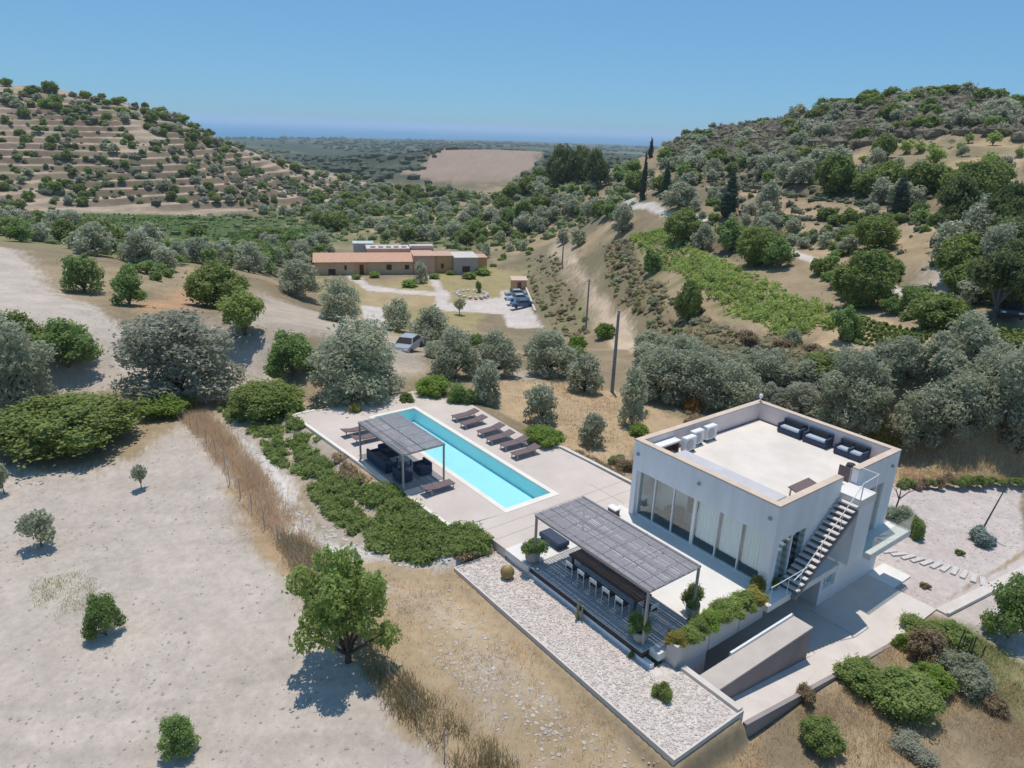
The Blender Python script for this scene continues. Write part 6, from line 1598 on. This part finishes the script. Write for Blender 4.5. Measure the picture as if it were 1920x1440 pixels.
def car(loc, rz, paint, label):
    t = thing("parked_car", label, "car", loc, rz, "cars parked by the villa")
    prof = [(-2.1, .30), (-2.12, .62), (-2.0, .86), (-1.05, .95), (-.45, 1.42), (.95, 1.46), (1.75, .98), (2.08, .92), (2.12, .45), (2.05, .28)]
    mb = MB(); n = len(prof); ys = []
    V = []
    for s_ in (-1, 1):
        for x, z in prof: V.append((x, s_ * (.86 if z < 1.0 else .64), z))
    mb.add(V, [list(range(n)), list(range(2 * n - 1, n - 1, -1))] + [(i, n + i, n + (i + 1) % n, (i + 1) % n) for i in range(n)])
    mb.build("body", paint, t)
    gb = MB()
    gb.add([(-1.02, -.80, .99), (-1.02, .80, .99), (-.50, .62, 1.40), (-.50, -.62, 1.40)], [(0, 1, 2, 3)]); gb.v = [(x - .02, y, z + .02) for x, y, z in gb.v]; gb.build("windscreen", M_WIN, t)
    gb = MB(); gb.add([(1.70, -.80, 1.01), (1.02, -.62, 1.43), (1.02, .62, 1.43), (1.70, .80, 1.01)], [(0, 1, 2, 3)]); gb.v = [(x + .02, y, z + .02) for x, y, z in gb.v]; gb.build("rear_window", M_WIN, t)
    for s_ in (-1, 1):
        gb = MB(); gb.add([(-.85, s_ * .84, 1.02), (1.5, s_ * .84, 1.02), (.9, s_ * .68, 1.38), (-.42, s_ * .68, 1.38)], [(0, 1, 2, 3)]); gb.build("side_window", M_WIN, t)
        for x in (-1.3, 1.3):
            wb_ = MB(); wb_.lathe([(.05, -.11), (.31, -.11), (.33, 0), (.31, .11), (.05, .11)], (0, 0, 0), 14); wb_.v = [(v[0] + x, v[2] + s_ * .80, v[1] + .33) for v in wb_.v]; wb_.build("wheel", M_DARK, t)
        hb = MB(); hb.box(-2.13, -2.06, s_ * .62 - .16, s_ * .62 + .16, .62, .76); hb.build("headlight", M_WMET, t)
        hb = MB(); hb.box(2.06, 2.13, s_ * .66 - .12, s_ * .66 + .12, .66, .84); hb.build("tail_light", mat("red_lens", (.3, .02, .02), None, 5, .3), t)
CB = [mat("blue_paint", (.035, .085, .20), (.03, .075, .18), 1, .25, spec=.6), mat("pale_blue_paint", (.30, .42, .52), None, 1, .3, spec=.6), mat("silver_paint", (.36, .38, .40), None, 1, .3, spec=.6), mat("dark_paint", (.03, .032, .036), None, 1, .3, spec=.6)]
car(at_v(978, 576), va + .05, CB[0], "dark blue car, nearest of the row parked by the villa")
car(at_v(971, 565), va + .0, CB[1], "pale blue car parked behind the dark blue one by the villa")
car(at_v(966, 556), va - .05, CB[2], "silver car, farthest of the row parked by the villa")
car(ground(765, 657), va + 1.1, CB[2], "silver car standing under the trees beyond the pool")
car(ground(1890, 592), 2.0, CB[3], "dark car in the shade below the pines at the right edge")
hut = thing("valley_hut", "small pale blue hut with white flat roof among the trees left of the villa", "hut", ground(500, 492), va)
mb = MB(); mb.box(-2, 2, -1.6, 1.6, -.4, 2.5); mb.build("wall", mat("pale_blue_wall", (.36, .47, .52), None, 2, .8), hut)
mb = MB(); mb.box(-2.4, 2.4, -2, 2, 2.502, 2.75); mb.build("roof", M_WMET, hut)
mb = MB(); mb.box(.4, 1.2, -1.65, -1.58, 0, 2.0); mb.build("door", M_WIN, hut)
for i, (px_, py_, w_) in enumerate(((702, 520, 26), (668, 523, 22), (612, 528, 12), (770, 537, 36), (815, 522, 26), (845, 515, 20), (880, 522, 30), (905, 515, 34), (925, 500, 16), (940, 490, 18))):
    p = at_v(px_, py_); s_ = w_ * math.dist(p, CP) / FPX
    put('bush', p, s_, s_ * .45, "clipped low green bush in the villa's front garden", "bushes in the villa's front garden", lod='l')
for px_, py_, w_, h_, kd, lb in ((789, 530, 30, 42, 'olive', "olive tree in the lawn before the villa's tall peach block"), (898, 548, 14, 24, 'fig', "small tree in the round stone bed before the villa"),
                                 (862, 590, 26, 32, 'sapling', "young tree on the dry strip by the villa drive"), (912, 482, 20, 26, 'olive', "small olive tree at the right end of the villa")):
    p = at_v(px_, py_); k = math.dist(p, CP) / FPX; put(kd, p, w_ * k, h_ * k, lb, lod='l')
rb2 = None
for i in range(16):
    a = 2 * math.pi * i / 16; c = at_v(885, 552)
    mb = MB(); mb.add(iv * (.55, .4, .35) * (1 + RNG.uniform(-.2, .2, (12, 1))), jf); o = mb.build("garden_rock", M_STONE)
    o.location = (c[0] + 3.2 * math.cos(a), c[1] + 3.2 * math.sin(a) * .9, VZ + .1); o.rotation_euler = (0, 0, a)
    tag(o, "white rock in the ring of the round garden bed before the villa", "rock", "rocks around the villa's garden bed")

if __import__("os").environ.get("COUNT_TRIS"):
    seen = {}
    for o in S.objects:
        if o.type == 'MESH' and o.data.name not in seen: seen[o.data.name] = sum(len(p.vertices) - 2 for p in o.data.polygons)
    print("TRIS", sum(seen.values()), sorted(((v, k) for k, v in seen.items()), reverse=True)[:14])
